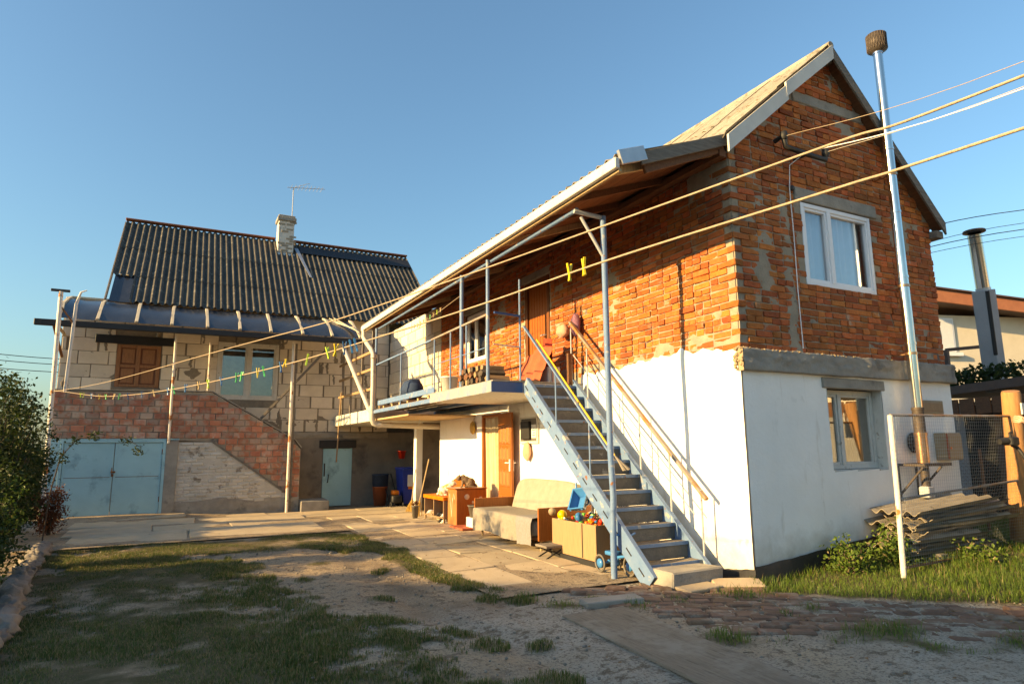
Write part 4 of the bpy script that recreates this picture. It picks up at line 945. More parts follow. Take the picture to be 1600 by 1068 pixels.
MB().tube([(FX, FY, .72), (FX, FY, 1.0)], .05, 14).build('drain_tube', 'soot', FL_)
MB().box((FX - .06, FY - .06, .60), (FX + .06, FY + .06, .73), .01).build('drain_box', 'paintgrey', FL_)
# boxes on the gable wall
BX = thing('meter_box', 'small tan metal meter box beside the steel flue', 'box', (3.45, -.03, 1.2))
MB().box((3.28, -.17, 1.02), (3.60, -.018, 1.36), .008).build('case', 'tanbox', BX); MB().box((3.27, -.18, 1.03), (3.30, -.17, 1.35), .003).build('lid_edge', 'potclay', BX)
MB().box((3.31, -.182, 1.04), (3.59, -.171, 1.34), .004).build('lid', 'tanbox', BX); MB().lathe((3.33, -.183, 1.17), [(.018, 0), (.018, .008), (0, .01)], 10, axis=Vector((0, -1, 0))).build('lamp', 'toyorange', BX)
BX = thing('name_plate', 'shallow wooden box lid fixed high beside the flue', 'plate', (3.25, -.03, 1.6))
MB().box((3.0, -.06, 1.60), (3.50, -.02, 1.77), .006).build('board', 'tanbox', BX); MB().box((3.03, -.067, 1.63), (3.47, -.061, 1.74), .002).build('panel', 'boardpale', BX)
# ---------------------------------------------------------------- things along the sunny wall
GZ = -.128
SF = thing('sofa', 'old folding sofa with wooden end panels and cream upholstery against the white wall', 'sofa', (-.6, 3.65, GZ))
def soft(b, a, c, r=.05, nz=.012, n=26):
    """rounded cushion-like box"""
    a = Vector(a); c = Vector(c); ctr = (a + c)/2; h = (c - a)/2
    def f(s, t):
        th = math.pi*(t - .5); ph = 2*math.pi*s
        e = .28
        def sp(v): return math.copysign(abs(v)**e, v)
        p = Vector((sp(math.cos(th))*sp(math.cos(ph))*h.x, sp(math.cos(th))*sp(math.sin(ph))*h.y, sp(math.sin(th))*h.z))
        q = ctr + p; return q + Vector((N(q.x*4, q.y*4, q.z*4), N(q.x*4 + 9, q.y*4, q.z*4), N(q.x*4, q.y*4 + 9, q.z*4)))*nz
    return b.grid(n*2, n, f)
soft(MB(), (-1.02, 2.72, .04), (-.35, 4.66, .285)).build('seat', 'sofacloth', SF)
b = soft(MB(), (-.10, 2.80, -.42), (.10, 4.58, .42), .05, .012); Mb = Matrix.Translation((-.30, 0, .45 - .42 + .30)) @ Matrix.Rotation(R(16), 4, 'Y'); b.v = [tuple(Mb @ Vector(v)) for v in b.v]
for i, v in enumerate(b.v):
    if v[0] > -.035: b.v[i] = (-.035, v[1], v[2])
    if v[2] < .1: b.v[i] = (b.v[i][0], v[1], .1)
b.build('backrest', 'sofacloth', SF)
for y in (2.66, 4.69):
    p = MB().box((-1.0, y - .015, .0 + .02), (-.16, y + .015, .44), .006); p.build('end_panel', 'varnish', SF)
for x, y in ((-.9, 2.76), (-.25, 2.76), (-.9, 4.6), (-.25, 4.6)): MB().tube([(x, y, GZ), (x, y, .06)], [.014, .022], 10).build('leg', 'wood_pale', SF)
MB().box((-.98, 2.70, .02), (-.3, 4.66, .07), .006).build('frame', 'wood_brown', SF)
# throw hanging over the front of the seat
def throw_obj(y0, y1, zb, mt, label, off):
    b = MB()
    def f(s, t):
        y = y0 + (y1 - y0)*s
        if t < .5: x = -.42 - (.60 + off)*t*2; z = .298 + off*.7 + .005*N(y*6, t*6)
        else: q = (t - .5)*2; x = -1.035 - off - .02*min(1, q*5) - .016*math.sin(y*21 + 2*q)*q; z = .296 + off*.7 - (.296 - zb - .02*math.sin(y*5))*q
        return Vector((x, y + .02*N(t*4, y*3), z))
    b.grid(44, 30, f); return b.build('throw', mt, None, label=label, cat='blanket')
throw_obj(3.12, 4.64, -.02, 'throwcloth', 'tan woven throw spread over the sofa seat', .004)
throw_obj(2.72, 3.16, -.07, 'throwgrey', 'grey throw corner hanging over the near end of the sofa', .016)
# small folding stool and toy chest
S_ = thing('folding_stool', 'low dark folding stool in front of the toy chest', 'stool', (-1.0, 2.35, GZ))
MB().box((-1.16, 2.18, .0), (-.84, 2.46, .03), .005).build('seat', 'wood_greyy', S_)
for y in (2.22, 2.42):
    for sg in (-1, 1): MB().bar((-1.0 - sg*.14, y, GZ), (-1.0 + sg*.14, y, .0), .016, .016).build('leg', 'rubberblack', S_)
CH = thing('toy_chest', 'plain wooden chest open at the top beside the staircase, filled with toys', 'chest', (-.62, 2.0, GZ))
b = MB(); b.box((-.93, 1.45, GZ + .06), (-.915, 2.42, .335)); b.build('front_panel', 'boardpale', CH); MB().box((-.32, 1.45, GZ + .06), (-.305, 2.42, .335)).build('back_panel', 'boardpale', CH)
for y in (1.45, 2.405): MB().box((-.914, y, GZ + .06), (-.321, y + .015, .335)).build('side_panel', 'boardpale', CH)
MB().box((-.914, 1.466, GZ + .06), (-.321, 2.404, .24)).build('filling_board', 'boardpale', CH)
MB().box((-.945, 1.44, GZ), (-.30, 2.43, GZ + .058)).build('plinth', 'rubberblack', CH)
MB().box((-.936, 1.72, GZ + .07), (-.9305, 1.735, .33), .001).build('seam', 'rubberblack', CH)
toys = ['toyred', 'toyorange', 'toyyellow', 'toygreen', 'toywhite', 'toyblue']
TY = 'toys heaped in the chest'
for i in range(60):
    x, y = random.uniform(-.88, -.40), random.uniform(1.50, 2.34); m_ = random.choice(toys + ['toyred', 'toyorange']); z = .285 + random.uniform(0, .06) + .05*ss(-.9, -.5, x); s = random.uniform(.018, .034); b = MB(); k = (i % 4) if i % 8 else 1
    cn_ = {'toyred': 'red', 'toyorange': 'orange', 'toyyellow': 'yellow', 'toygreen': 'green', 'toywhite': 'white', 'toyblue': 'blue'}[m_]
    M3 = Matrix.Rotation(random.uniform(0, 3), 3, 'Z') @ Matrix.Rotation(random.uniform(-.6, .6), 3, 'X')
    if k == 0: b.ball((x, y, z), s, 12, 8); nm = 'toy_ball'; kd = 'ball'
    elif k == 1:
        b.cbox((x, y, z), (s*1.1, s*.7, s*.5), M3, .008)
        for q in ((-.5, -.35), (.5, -.35), (-.5, .35), (.5, .35)): b.cbox(Vector((x, y, z)) + M3 @ Vector((q[0]*s, q[1]*s, s*.6)), (s*.2, s*.2, s*.16), M3, .004)
        nm = 'toy_block'; kd = 'studded block'
    elif k == 2: b.lathe((x, y, z - s*.6), [(s*.5, 0), (s*.8, s*1.2), (s*.72, s*1.2), (s*.45, .01), (0, .01)], 12); nm = 'toy_cup'; kd = 'cup'
    else: b.cbox((x, y, z), (s*1.4, s*.6, s*.35), M3, .012); b.cbox(Vector((x, y, z)) + M3 @ Vector((0, 0, s*.5)), (s*.7, s*.5, s*.3), M3, .012); [b.ball(Vector((x, y, z)) + M3 @ Vector((q*s*.9, e*s*.6, -s*.3)), s*.36, 8, 6, (1, .5, 1)) for q in (-1, 1) for e in (-1, 1)]; nm = 'toy_car'; kd = 'car'
    b.build(nm, m_, None, label='small %s plastic toy %s heaped in the chest' % (cn_, kd), cat='toy', group=TY)
b = MB(); b.ball((-.83, 2.33, .375), .062, 14, 10); b.build('ball', 'toyyellow', None, label='yellow ball on top of the toy chest by the blue wheelbarrow', cat='ball')
MB().ball((-.86, 2.53, .40), .05, 12, 9, nz=.06).build('ball', 'tanbox', None, label='worn brownish ball leaning between sofa end and toy chest', cat='ball')
# toy wheelbarrow, tipped up on the chest
WB = thing('toy_wheelbarrow', 'light blue plastic toy wheelbarrow tipped up on the toy chest', 'toy', (-.62, 2.05, .46))
Mw = Matrix.Translation((-.66, 2.12, .52)) @ Matrix.Rotation(R(28), 4, 'Z') @ Matrix.Rotation(R(-8), 4, 'X') @ Matrix.Rotation(R(-50), 4, 'Y')
def tf(b, M): b.v = [tuple(M @ Vector(v)) for v in b.v]; return b
def tray(w1, l1, w2, l2, h, th=.012):
    b = MB(); o = [(-l1, -w1, 0), (l1, -w1, 0), (l1, w1, 0), (-l1, w1, 0), (-l2, -w2, h), (l2, -w2, h), (l2, w2, h), (-l2, w2, h)]
    i = [(x*(1 - th/max(l1, .01)), y*(1 - th/max(w1, .01)), z if z > 0 else th) for x, y, z in o]
    b.add(o, [(3, 2, 1, 0), (0, 1, 5, 4), (1, 2, 6, 5), (2, 3, 7, 6), (3, 0, 4, 7)]); b.add(i, [(0, 1, 2, 3), (4, 5, 1, 0), (5, 6, 2, 1), (6, 7, 3, 2), (7, 4, 0, 3)])
    b.add(o[4:] + i[4:], [(0, 1, 5, 4), (1, 2, 6, 5), (2, 3, 7, 6), (3, 0, 4, 7)]); return b
tf(tray(.07, .10, .115, .16, .12), Mw).build('tray', 'toyblue', WB)
b = MB()
for sg in (-1, 1): b.tube([(-.16, sg*.08, .10), (.0, sg*.09, -.01), (.14, sg*.09, .05), (.26, sg*.09, .11)], .013, 8); b.tube([(.05, sg*.08, -.0), (.07, sg*.09, -.10)], .011, 8)
tf(b, Mw).build('handles', 'toyblue', WB)
b = MB(); b.lathe((-.2, 0, .0), [(0, -.03), (.05, -.03), (.06, 0), (.05, .03), (0, .03)], 16, axis=Vector((0, 1, 0))); tf(b, Mw).build('wheel', 'toyblue', WB)
# wire basket and sack behind the toys
BK = thing('wire_basket', 'dark wire basket standing among the toys by the stair stringer', 'basket', (-.5, 1.72, .28))
b = MB()
for z in (.30, .36, .42, .48, .53): b.tube([(-.66, 1.56, z), (-.40, 1.56, z), (-.40, 1.88, z), (-.66, 1.88, z), (-.66, 1.56, z)], .005, 5)
for k in range(8): x = -.66 + k*.26/7; b.tube([(x, 1.56, .29), (x, 1.56, .53)], .004, 5); b.tube([(x, 1.88, .29), (x, 1.88, .53)], .004, 5)
for k in range(8): y = 1.56 + k*.32/7; b.tube([(-.66, y, .29), (-.66, y, .53)], .004, 5); b.tube([(-.40, y, .29), (-.40, y, .53)], .004, 5)
b.build('wires', 'rubberblack', BK)
MB().ball((-.42, 2.0, .40), .09, 14, 10, (.8, 1, 1.3), None, .25, 2).build('sack', 'toywhite', None, label='crumpled pale sack behind the toys', cat='sack')
# blue trike at the post
TR = thing('toy_trike', 'small blue toy tricycle parked behind the tall post', 'tricycle', (-.90, 1.05, GZ))
def wheel(b, c, r, ax, t=.012, n=18): return b.tube([Vector(c) + Vector((0, math.cos(a)*r, math.sin(a)*r)) for a in [2*math.pi*k/n for k in range(n + 1)]], t, 6)
for c, rr in (((-1.02, 1.25, GZ + .09), .085), ((-.80, 1.25, GZ + .09), .085), ((-.91, 0.87, GZ + .10), .095)):
    wb = wheel(MB(), c, rr, 0, .013).build('wheel', 'bucketgrey', TR); MB().lathe(Vector(c) + Vector((-.012, 0, 0)), [(0, 0), (.05, 0), (.05, .024), (0, .024)], 12, axis=Vector((1, 0, 0))).build('hub', 'toyblue', wb)
b = MB(); b.tube([(-1.03, 1.25, GZ + .09), (-.79, 1.25, GZ + .09)], .012, 8); b.tube([(-.91, 1.25, GZ + .1), (-.91, 1.10, GZ + .16), (-.91, 0.91, GZ + .20), (-.91, 0.88, GZ + .40)], .018, 8); b.tube([(-.91, 0.87, GZ + .1), (-.91, 0.89, GZ + .30)], .016, 8); b.tube([(-1.03, 0.91, GZ + .43), (-.91, 0.88, GZ + .40), (-.79, 0.91, GZ + .43)], .012, 8)
b.build('frame', 'toyblue', TR); soft(MB(), (-.98, 1.07, GZ + .18), (-.84, 1.23, GZ + .225), .02, .0, 8).build('saddle', 'toyblue', TR)
# mop leaning on the stairs
MP = thing('mop', 'mop with yellow handle leaning upside along the stair treads', 'mop', (-.42, 1.5, .8))
MB().tube([(-.86, 2.86, 2.72), (-.50, 1.62, 1.12)], .012, 8).build('handle', 'toyyellow', MP)
b = MB()
for k in range(26): a = random.uniform(-.5, .5); c_ = random.uniform(-.5, .5); b.tube([(-.50, 1.62, 1.12), (-.48 + .04*a, 1.54 + .03*c_, 1.04), (-.45 + .10*a, 1.46 + .07*c_, .95 + .02*a)], .008, 5)
b.build('strands', 'throwcloth', MP)
# orange cabinet with chalk scribbles, two cats, bench with shoes, buckets
CB = thing('cabinet', 'small orange plywood cabinet with chalk scribbles beside the door', 'cabinet', (-.52, 6.2, GZ))
MB().box((-.80, 5.92, GZ + .01), (-.22, 6.32, .50), .006).build('case', 'orangeply', CB)
MB().box((-.83, 5.90, .502), (-.2, 6.34, .522), .004).build('top', 'varnish', CB)
MB().box((-.795, 5.905, GZ + .02), (-.24, 5.918, .49), .003).build('side_panel', 'varnish', CB)
b = MB()
for pts in ([(6.22, .42), (6.17, .22), (6.12, .02)], [(6.02, .43), (6.10, .24), (6.12, .02)], [(6.08, .35), (6.12, .1)], [(6.0, .4), (5.98, .33)]):
    b.tube([(-.803, y, z) for y, z in pts], .006, 5)
b.build('chalk_marks', 'chalk', CB)
for cx_, cz_, rr in ((-.60, .37, .05), (-.48, .27, .025), (-.42, .28, .03), (-.33, .33, .035), (-.34, .25, .03)): MB().lathe((cx_, 5.9045, cz_), [(0, .002), (rr, .001), (rr*1.02, 0)], 9, axis=Vector((0, -1, 0))).build('sticker', 'chalk', CB)
def skin_body(name, mt, chains, parent=None, label=None, cat=None, sub=2):
    """continuous body grown over connected joints: chains of (x, y, z, r); first vertex is the root"""
    vs = []; es = []; rr = []; key = {}
    for ch in chains:
        prev = None
        for p in ch:
            k = tuple(round(c, 4) for c in p[:3])
            if k not in key: key[k] = len(vs); vs.append(p[:3]); rr.append(p[3])
            i = key[k]
            if prev is not None and prev != i: es.append((prev, i))
            prev = i
    me = bpy.data.meshes.new(name); me.from_pydata(vs, es, []); me.update()
    o = put(name, me, parent, None, label, cat)
    sk = o.modifiers.new('skin', 'SKIN'); sk.use_smooth_shade = True; sk.branch_smoothing = .4
    lay_ = me.skin_vertices[0] if me.skin_vertices else None
    if lay_ is None:
        import bmesh as bm_
        q = bm_.new(); q.from_mesh(me); q.verts.layers.skin.verify(); q.to_mesh(me); q.free(); lay_ = me.skin_vertices[0]
    for i, r in enumerate(rr):
        lay_.data[i].radius = (r, r) if not isinstance(r, tuple) else r; lay_.data[i].use_root = (i == 0)
    sb = o.modifiers.new('sub', 'SUBSURF'); sb.levels = sub; sb.render_levels = sub
    me.materials.append(MATS[mt]); return o
def off(ch, d, s=1, rz=0, fat=1):
    c_, s_ = math.cos(rz), math.sin(rz); out = []
    for c in ch: out.append([((p[0]*c_ - p[1]*s_)*s + d[0], (p[0]*s_ + p[1]*c_)*s + d[1], p[2]*s + d[2], p[3]*s*fat) for p in c])
    return out
# cats: one closed body each, grown from overlapping forms and remeshed into a continuous skin; local +x is forward
def cat(loc, sc_, rz, mt, label, down=0):
    b = MB()
    b.ball((0, 0, .085), .088, 18, 12, (1.15, .95, .98)); b.ball((.075, 0, .125), .075, 18, 12, (1.15, .9, 1.0)); b.ball((.12, 0, .165), .056, 16, 10, (.95, .95, 1.15))
    hx, hz = .165 + down*.03, .225 - down*.05
    b.ball((hx, 0, hz), .050, 18, 12, (1, 1.05, .95)); b.ball((hx + .04, 0, hz - .012), .024, 12, 8, (1, 1.2, .8))
    for sg in (-1, 1):
        b.lathe((hx - .012, sg*.030, hz + .030), [(.021, 0), (.014, .02), (.002, .044)], 8, axis=Vector((-.1, sg*.3, 1))); b.lathe((hx - .012, sg*.030, hz + .028), [(0, 0), (.021, .002)], 8)
        b.tube([(.115, sg*.038, .13), (.135, sg*.04, .06), (.14, sg*.04, .016)], [.030, .020, .017], 10); b.ball((.158, sg*.04, .015), .019, 10, 6, (1.3, .9, .75))
        b.ball((.0, sg*.066, .055), .056, 12, 8, (1.25, .6, 1)); b.ball((.065, sg*.07, .017), .022, 10, 6, (1.7, .9, .75))
    b.tube([(-.07, .0, .05), (-.12, .03, .028), (-.125, .09, .02), (-.06, .135, .018), (.03, .14, .016)], [.024, .02, .018, .016, .010], 10)
    o = put('cat', b.mesh('cat', mt), None, Matrix.Translation(loc) @ Matrix.Rotation(rz, 4, 'Z') @ Matrix.Scale(sc_, 4), label, 'cat')
    r_ = o.modifiers.new('remesh', 'REMESH'); r_.mode = 'VOXEL'; r_.voxel_size = .007; r_.use_smooth_shade = True
    q = o.modifiers.new('smooth', 'SMOOTH'); q.factor = .6; q.iterations = 5
    return o
cat((-.46, 6.10, .5225), 1.0, R(160), 'furtan', 'brown cat sitting hunched on the orange cabinet', 1.2)
cat((-.72, 6.74, .3455), 1.1, R(-40), 'furwhite', 'white and ginger cat sitting on the shoe bench', .4)
SB = thing('shoe_bench', 'orange wooden shoe bench with shelves and a bread-shaped back board', 'bench', (-.55, 6.85, GZ))
MB().box((-.88, 6.36, .28), (-.25, 7.42, .345), .008).build('seat', 'toyorange', SB)
for y in (6.38, 6.88, 7.38): MB().box((-.86, y, -.02), (-.3, y + .02, .279), .003).build('divider', 'boardpale', SB)
MB().box((-.87, 6.37, -.035), (-.28, 7.41, -.021), .003).build('shelf', 'boardpale', SB)
for x in (-.85, -.31):
    for y in (6.39, 7.37): MB().box((x, y, GZ), (x + .03, y + .03, -.036), .003).build('leg', 'boardpale', SB)
b = MB(); b.prism([(-.22, 6.75, .345), (-.22, 7.42, .345), (-.22, 7.42, .60), (-.22, 7.2, .66), (-.22, 6.75, .60)], (-.025, 0, 0)); b.build('back_board', 'varnish', SB)
def shoe(p, rz, m_, lb):
    b = MB(); M3 = Matrix.Rotation(rz, 3, 'Z')
    b.ball(Vector(p) + M3 @ Vector((.05, 0, .025)), .05, 12, 8, (1.5, .75, .7)); b.ball(Vector(p) + M3 @ Vector((-.05, 0, .035)), .045, 12, 8, (1.2, .8, 1.0)); b.cbox(Vector(p) + M3 @ Vector((.01, 0, .0)), (.125, .038, .010), M3, .008)
    b.build('shoe', m_, None, label=lb, cat='shoe', group='shoes in the bench')
for i, (y, z, m_, c_) in enumerate([(6.50, -.008, 'toywhite', 'white'), (6.62, -.008, 'rubberblack', 'black'), (6.75, -.008, 'rubberblack', 'black'), (7.0, -.008, 'tanbox', 'tan'), (7.12, -.008, 'tanbox', 'tan'), (7.25, -.008, 'toywhite', 'white'), (6.5, -.117, 'toywhite', 'white'), (6.66, -.117, 'rubberblack', 'black')]):
    shoe((-.72, y, z), R(180 + random.uniform(-15, 15)), m_, '%s shoe on the %s of the orange bench' % (c_, 'shelf' if z > -.05 else 'ground under the shelf'))
def bucket(name, c, r0_, r1_, h, mt, label, cat='bucket', handle=True, parent=None):
    t = thing(name, label, cat, c)
    MB().lathe(c, [(0, 0), (r0_, 0), (r1_, h), (r1_ + .008, h), (r1_ + .008, h - .02), (r1_ - .004, h - .02), (r0_ - .006, .012), (0, .012)], 24).build('body', mt, t)
    if handle: MB().tube([Vector(c) + Vector((math.cos(a)*r1_*1.02, math.sin(a)*r1_*.35 + r1_*.3*math.sin(a), h - .02 - .35*r1_*math.sin(a)*0 + .0)) for a in [math.pi*k/10 for k in range(11)]], .004, 5).build('handle', 'paintgrey', t)
    return t
MB().box((-.74, 5.35, GZ), (-.50, 5.62, .06), .008).build('foam_block', 'toywhite', None, label='white block under the grey bucket', cat='block')
bucket('bucket', (-.62, 5.48, .062), .10, .135, .20, 'bucketgrey', 'dark grey plastic bucket standing on the white block')
MB().box((-.95, 5.30, GZ), (-.45, 5.86, GZ + .03), .006).build('board', 'redsalmon', None, label='reddish board lying on the paving beside the cabinet', cat='board')
bucket('planter', (-.98, 7.6, GZ), .05, .07, .24, 'bucketgrey', 'narrow grey pot with orange flowers beside the shoe bench', 'pot', False)
foliage('flowers', None, [(-.98, 7.6, .16, .06, .06, .05)], 90, .04, 'leafred', seed=5); tag(bpy.data.objects['flowers'], 'orange flowers in the narrow grey pot', 'flowers')
def broom(p, q, lb, spread):
    t = thing('broom', lb, 'broom', q); p = Vector(p); q = Vector(q); d = (q - p); a = p + d*.72
    MB().tube([p, a], .011, 8).build('handle', 'wood_pale', t); b = MB()
    for k in range(60):
        e = Vector((random.gauss(0, spread), random.gauss(0, spread), 0)); b.tube([a, (a + q)/2 + e*.6, q + e], .004, 4)
    b.build('bristles', 'straw', t)
broom((-.45, 8.3, 1.0), (-.85, 7.9, GZ), 'broom with long pale handle leaning by the shoe bench', .04)
broom((-.33, 9.5, .75), (-.62, 8.95, GZ), 'straw broom leaning on the white pillar', .06)
# passage things
BN = thing('wheelie_bin', 'blue wheeled waste bin with a white label in the passage', 'bin', (.35, 11.9, -.26))
b = MB(); b.add([(.12, 11.72, -.2), (.58, 11.72, -.2), (.58, 12.2, -.2), (.12, 12.2, -.2), (.06, 11.64, .68), (.64, 11.64, .68), (.64, 12.26, .68), (.06, 12.26, .68)], [(3, 2, 1, 0), (0, 1, 5, 4), (1, 2, 6, 5), (2, 3, 7, 6), (3, 0, 4, 7), (4, 5, 6, 7)]); b.build('body', 'binblue', BN)
MB().box((.04, 11.6, .682), (.66, 12.28, .74), .02).build('lid', 'binblue', BN); b = MB(); b.box((.2, 11.66, .25), (.42, 11.672, .56), .001); tf(b, Matrix.Translation((0, -.008, 0))).build('label', 'toywhite', BN); MB().box((.22, 11.655, .18), (.40, 11.664, .25), .001).build('label', 'toyorange', BN)
for y in (11.8,): MB().tube([(.05, 12.2, -.17), (.65, 12.2, -.17)], .09, 14).build('wheel', 'rubberblack', BN)
bucket('water_barrel', (-.35, 12.3, .24), .2, .22, .32, 'navy', 'dark blue tub standing on the clay pot in the passage', 'tub', False)
bucket('clay_pot', (-.35, 12.3, -.26), .15, .2, .5, 'potclay', 'reddish clay pot under the dark tub', 'pot', False)
MW = thing('lawn_mower', 'dark lawn mower with orange trim in the shade of the passage', 'mower', (.0, 11.7, -.26))
soft(MB(), (-.25, 11.5, -.16), (.02, 11.95, .04), .03, .0, 10).build('deck', 'rubberblack', MW); soft(MB(), (-.2, 11.6, .04), (-.03, 11.85, .16), .03, 0, 8).build('engine', 'toyorange', MW)
for x in (-.27, .04):
    for y in (11.55, 11.9): wheel(MB(), (x, y, -.19), .06, 0, .018, 14).build('wheel', 'rubberblack', MW)
MB().tube([(-.24, 11.95, -.02), (-.24, 12.5, .55), (.0, 12.5, .55), (.0, 11.95, -.02)], .012, 8).build('handle', 'rubberblack', MW)
bucket('hanging_bucket', (.36, 12.7, .95), .08, .12, .22, 'toyred', 'red bucket hung high on the passage wall', 'bucket')
# small things hung on the long wall
def hang(name, lb, cat, c, r, sc3, mt, top):
    t = thing(name, lb, cat, c); MB().ball(c, r, 16, 12, sc3, None, .18, 2.2).build('body', mt, t); MB().tube([top, (c[0], c[1], c[2] + r*sc3[2]*.9)], .005, 5).build('cord', 'rope', t); return t
hang('hanging_nest', 'brown woven ornament hung left of the open door', 'ornament', (-.07, 6.85, 1.62), .10, (.5, .9, 1.2), 'straw', (-.03, 6.85, 1.82))
hang('sun_hat', 'pinkish straw hat hanging below the meter niche', 'hat', (-.075, 4.62, 1.16), .13, (.35, .95, 1.1), 'pinkcloth', (-.05, 4.62, 1.34))
hang('onion_net', 'purple net bag hanging on the sunlit bricks', 'bag', (-.10, 3.02, 3.02), .11, (.6, .8, 1.6), 'purplenet', (-.02, 3.02, 3.36))
hang('cloth_bundle', 'pink cloth bundle hung on the rail head by the upper door', 'cloth', (-.12, 3.35, 2.98), .12, (.7, 1.2, .85), 'pinkcloth', (-.02, 3.35, 3.15))
NC = thing('electric_meter', 'electric meter in a framed wall niche with a white notice', 'meter', (-.03, 4.58, 1.5))
FL.box(MB(), (4.32, 1.33, .0), (4.86, 1.70, .045)).build('backplate', 'bucketgrey', NC)
b = FL.box(MB(), (4.28, 1.29, .02), (4.90, 1.33, .06)); FL.box(b, (4.28, 1.70, .02), (4.90, 1.73, .06)); FL.box(b, (4.28, 1.33, .02), (4.32, 1.70, .06)); FL.box(b, (4.86, 1.33, .02), (4.90, 1.70, .06)); b.build('frame', 'oldwhite', NC)
FL.box(MB(), (4.52, 1.36, .046), (4.80, 1.66, .10), .01).build('meter', 'rubberblack', NC); FL.box(MB(), (4.35, 1.38, .048), (4.50, 1.60, .052), .001).build('notice', 'toywhite', NC)
b = MB()
for k in range(4): FL.box(b, (4.38, 1.42 + k*.04, .0525), (4.47 - .02*(k % 2), 1.432 + k*.04, .0535), .0002)
b.build('print', 'rubberblack', NC)
# balcony clutter
FWs = 'split firewood stacked on the balcony'
for r_ in range(3):
    for k in range(8 - r_):
        p = (-1.30 + random.uniform(-.03, .03), 3.28 + k*.13 + r_*.06, 2.19 + r_*.085); b = MB(); L2 = random.uniform(.16, .2); a = random.uniform(0, 2); 
        pr = [Vector((0, math.cos(a + q)*.055*random.uniform(.8, 1.1), math.sin(a + q)*.052)) for q in (0, 1.7, 3.2, 4.7)]
        b.prism([Vector(p) + v - Vector((L2, 0, 0)) for v in pr], (L2*2, 0, 0)); b.build('firewood', random.choice(('bark', 'wood_brown', 'boardpale')), None, label='split firewood log in the low stack on the balcony', cat='log', group=FWs)
flat_thing('plank', 'pale board lying on the balcony edge behind the firewood', 'board', (-.85, 3.5, 2.175), (.2, .3, .015), .2, 'boardpale')
MB().box((-.42, 3.3, 2.146), (-.2, 3.6, 2.42), .02).build('crate', 'toywhite', None, label='white plastic box on the balcony by the upper door', cat='box')
bucket('bucket', (-1.25, 5.15, 2.147), .12, .15, .26, 'toywhite', 'white paint bucket on the balcony')
b = MB(); b.ball((-1.15, 7.4, 2.38), .24, 16, 12, (.9, 1.3, .9), None, .2, 2); b.build('tarpaulin_bundle', 'navy', None, label='dark blue tarpaulin bundle on the balcony planks', cat='tarpaulin')
b = MB(); b.grid(30, 24, lambda s, t: Vector((-.62 + .5*t*.5 + .03*math.sin(s*17), 3.25 + .75*s, 2.15 + .62*t*(1 - .35*abs(s - .4)) + .03*N(s*5, t*5))))
b.build('folded_awning', 'redsalmon', None, label='salmon red cloth draped before the upper door', cat='cloth')
b = MB(); b.grid(16, 20, lambda s, t: Vector((-.36 + .03*math.sin(s*9), 3.28 + .28*s, 2.15 + .68*t + .05*s*t))); b.build('red_cloth', 'redcloth', None, label='bright red cloth standing beside the salmon cloth', cat='cloth')
# ---------------------------------------------------------------- the block house at the back of the yard
YG, YB = 11.9, 12.9
BH = thing('block_house', 'unfinished pale block house with dark corrugated roof and garage below', 'house', (-3.5, YB, -.2))
FB = FR((0, YB, 0), (1, 0, 0), (0, -1, 0)); FF = FR((0, YG, 0), (1, 0, 0), (0, -1, 0))
MB().box((-7.74, YB + .16, -.4), (2.2, 18.5, 4.7)).build('wall_core', 'glue', BH)
b = MB(); b.prism([(-6.85, YB + .2, 4.7), (-6.85, 18.8, 4.7), (-6.85, 16, 7.65)], (.2, 0, 0)); b.prism([(1.1, YB + .2, 4.7), (1.1, 18.8, 4.7), (1.1, 16, 7.65)], (.2, 0, 0)); b.build('gable_end', 'gaswall', BH)
hB = lambda u, v: (-4.52 < u < -2.95 and 2.47 < v < 4.0) or (-6.72 < u < -5.70 and 2.70 < v < 3.98)
b = MB(); b.grid(194, 60, lambda s, t: FB.p(-7.78 + 7.78*s, 1.66 + 2.9*t, -.012 + .008*N(s*60, t*30) + .012*ss(.25, .5, N(s*9, t*5))), lambda s, t: (-4.47 < -7.78 + 7.78*s < -3.0 and 2.52 < 1.66 + 2.9*t < 3.97) or (-6.67 < -7.78 + 7.78*s < -5.75 and 2.74 < 1.66 + 2.9*t < 3.76))
fw_ = b.build('facade', 'glue', BH)
bb = Bricks('gaswall', 8, .006, .004)
for r_ in range(10):
    v = 1.70 + r_*.312; u = -7.78 + (0, .34, .12, .45)[r_ % 4] - .6
    while u < 0:
        a, c = max(u, -7.78), min(u + .60, -.01)
        # cut round the openings
        segs = [(a, c)]
        for (h0, h1, g0, g1) in ((-4.47, -3.0, 2.50, 3.97), (-6.67, -5.73, 2.72, 3.96)):
            if v + .29 > g0 + .06 and v < g1 - .06:
                ns = []
                for (p, q) in segs:
                    if q <= h0 or p >= h1: ns.append((p, q))
                    else:
                        if p < h0: ns.append((p, h0))
                        if q > h1: ns.append((h1, q))
                segs = ns
        for p, q in segs:
            if q - p > .07: bb.add(FB.p((p + q)/2, v + .145, -.065 + random.gauss(0, .003)), q - p - random.choice((.01, .014, .045)), .300, .13, 0, (0, -1, 0), fw_, 'block')
        u += .612
bb.emit(300, BH, 'blocks')
# mortar daubs in the upright joints
b = MB(); rd = random.Random(5)
for k in range(46):
    u = rd.uniform(-7.7, -.3); r_ = rd.randrange(9); v = 1.70 + r_*.312 + .15
    if hB(u, v) or (abs(u + 3.7) < .85 and 2.4 < v < 4): continue
    for q in range(5): b.ball(FB.p(u + rd.uniform(-.02, .02), v + (q - 2)*.055, .001), .036*rd.uniform(.7, 1.3), 7, 5, (1, .16, 1.1), None, .4, 2)
b.build('mortar_daubs', 'glue', BH, kind='stuff')
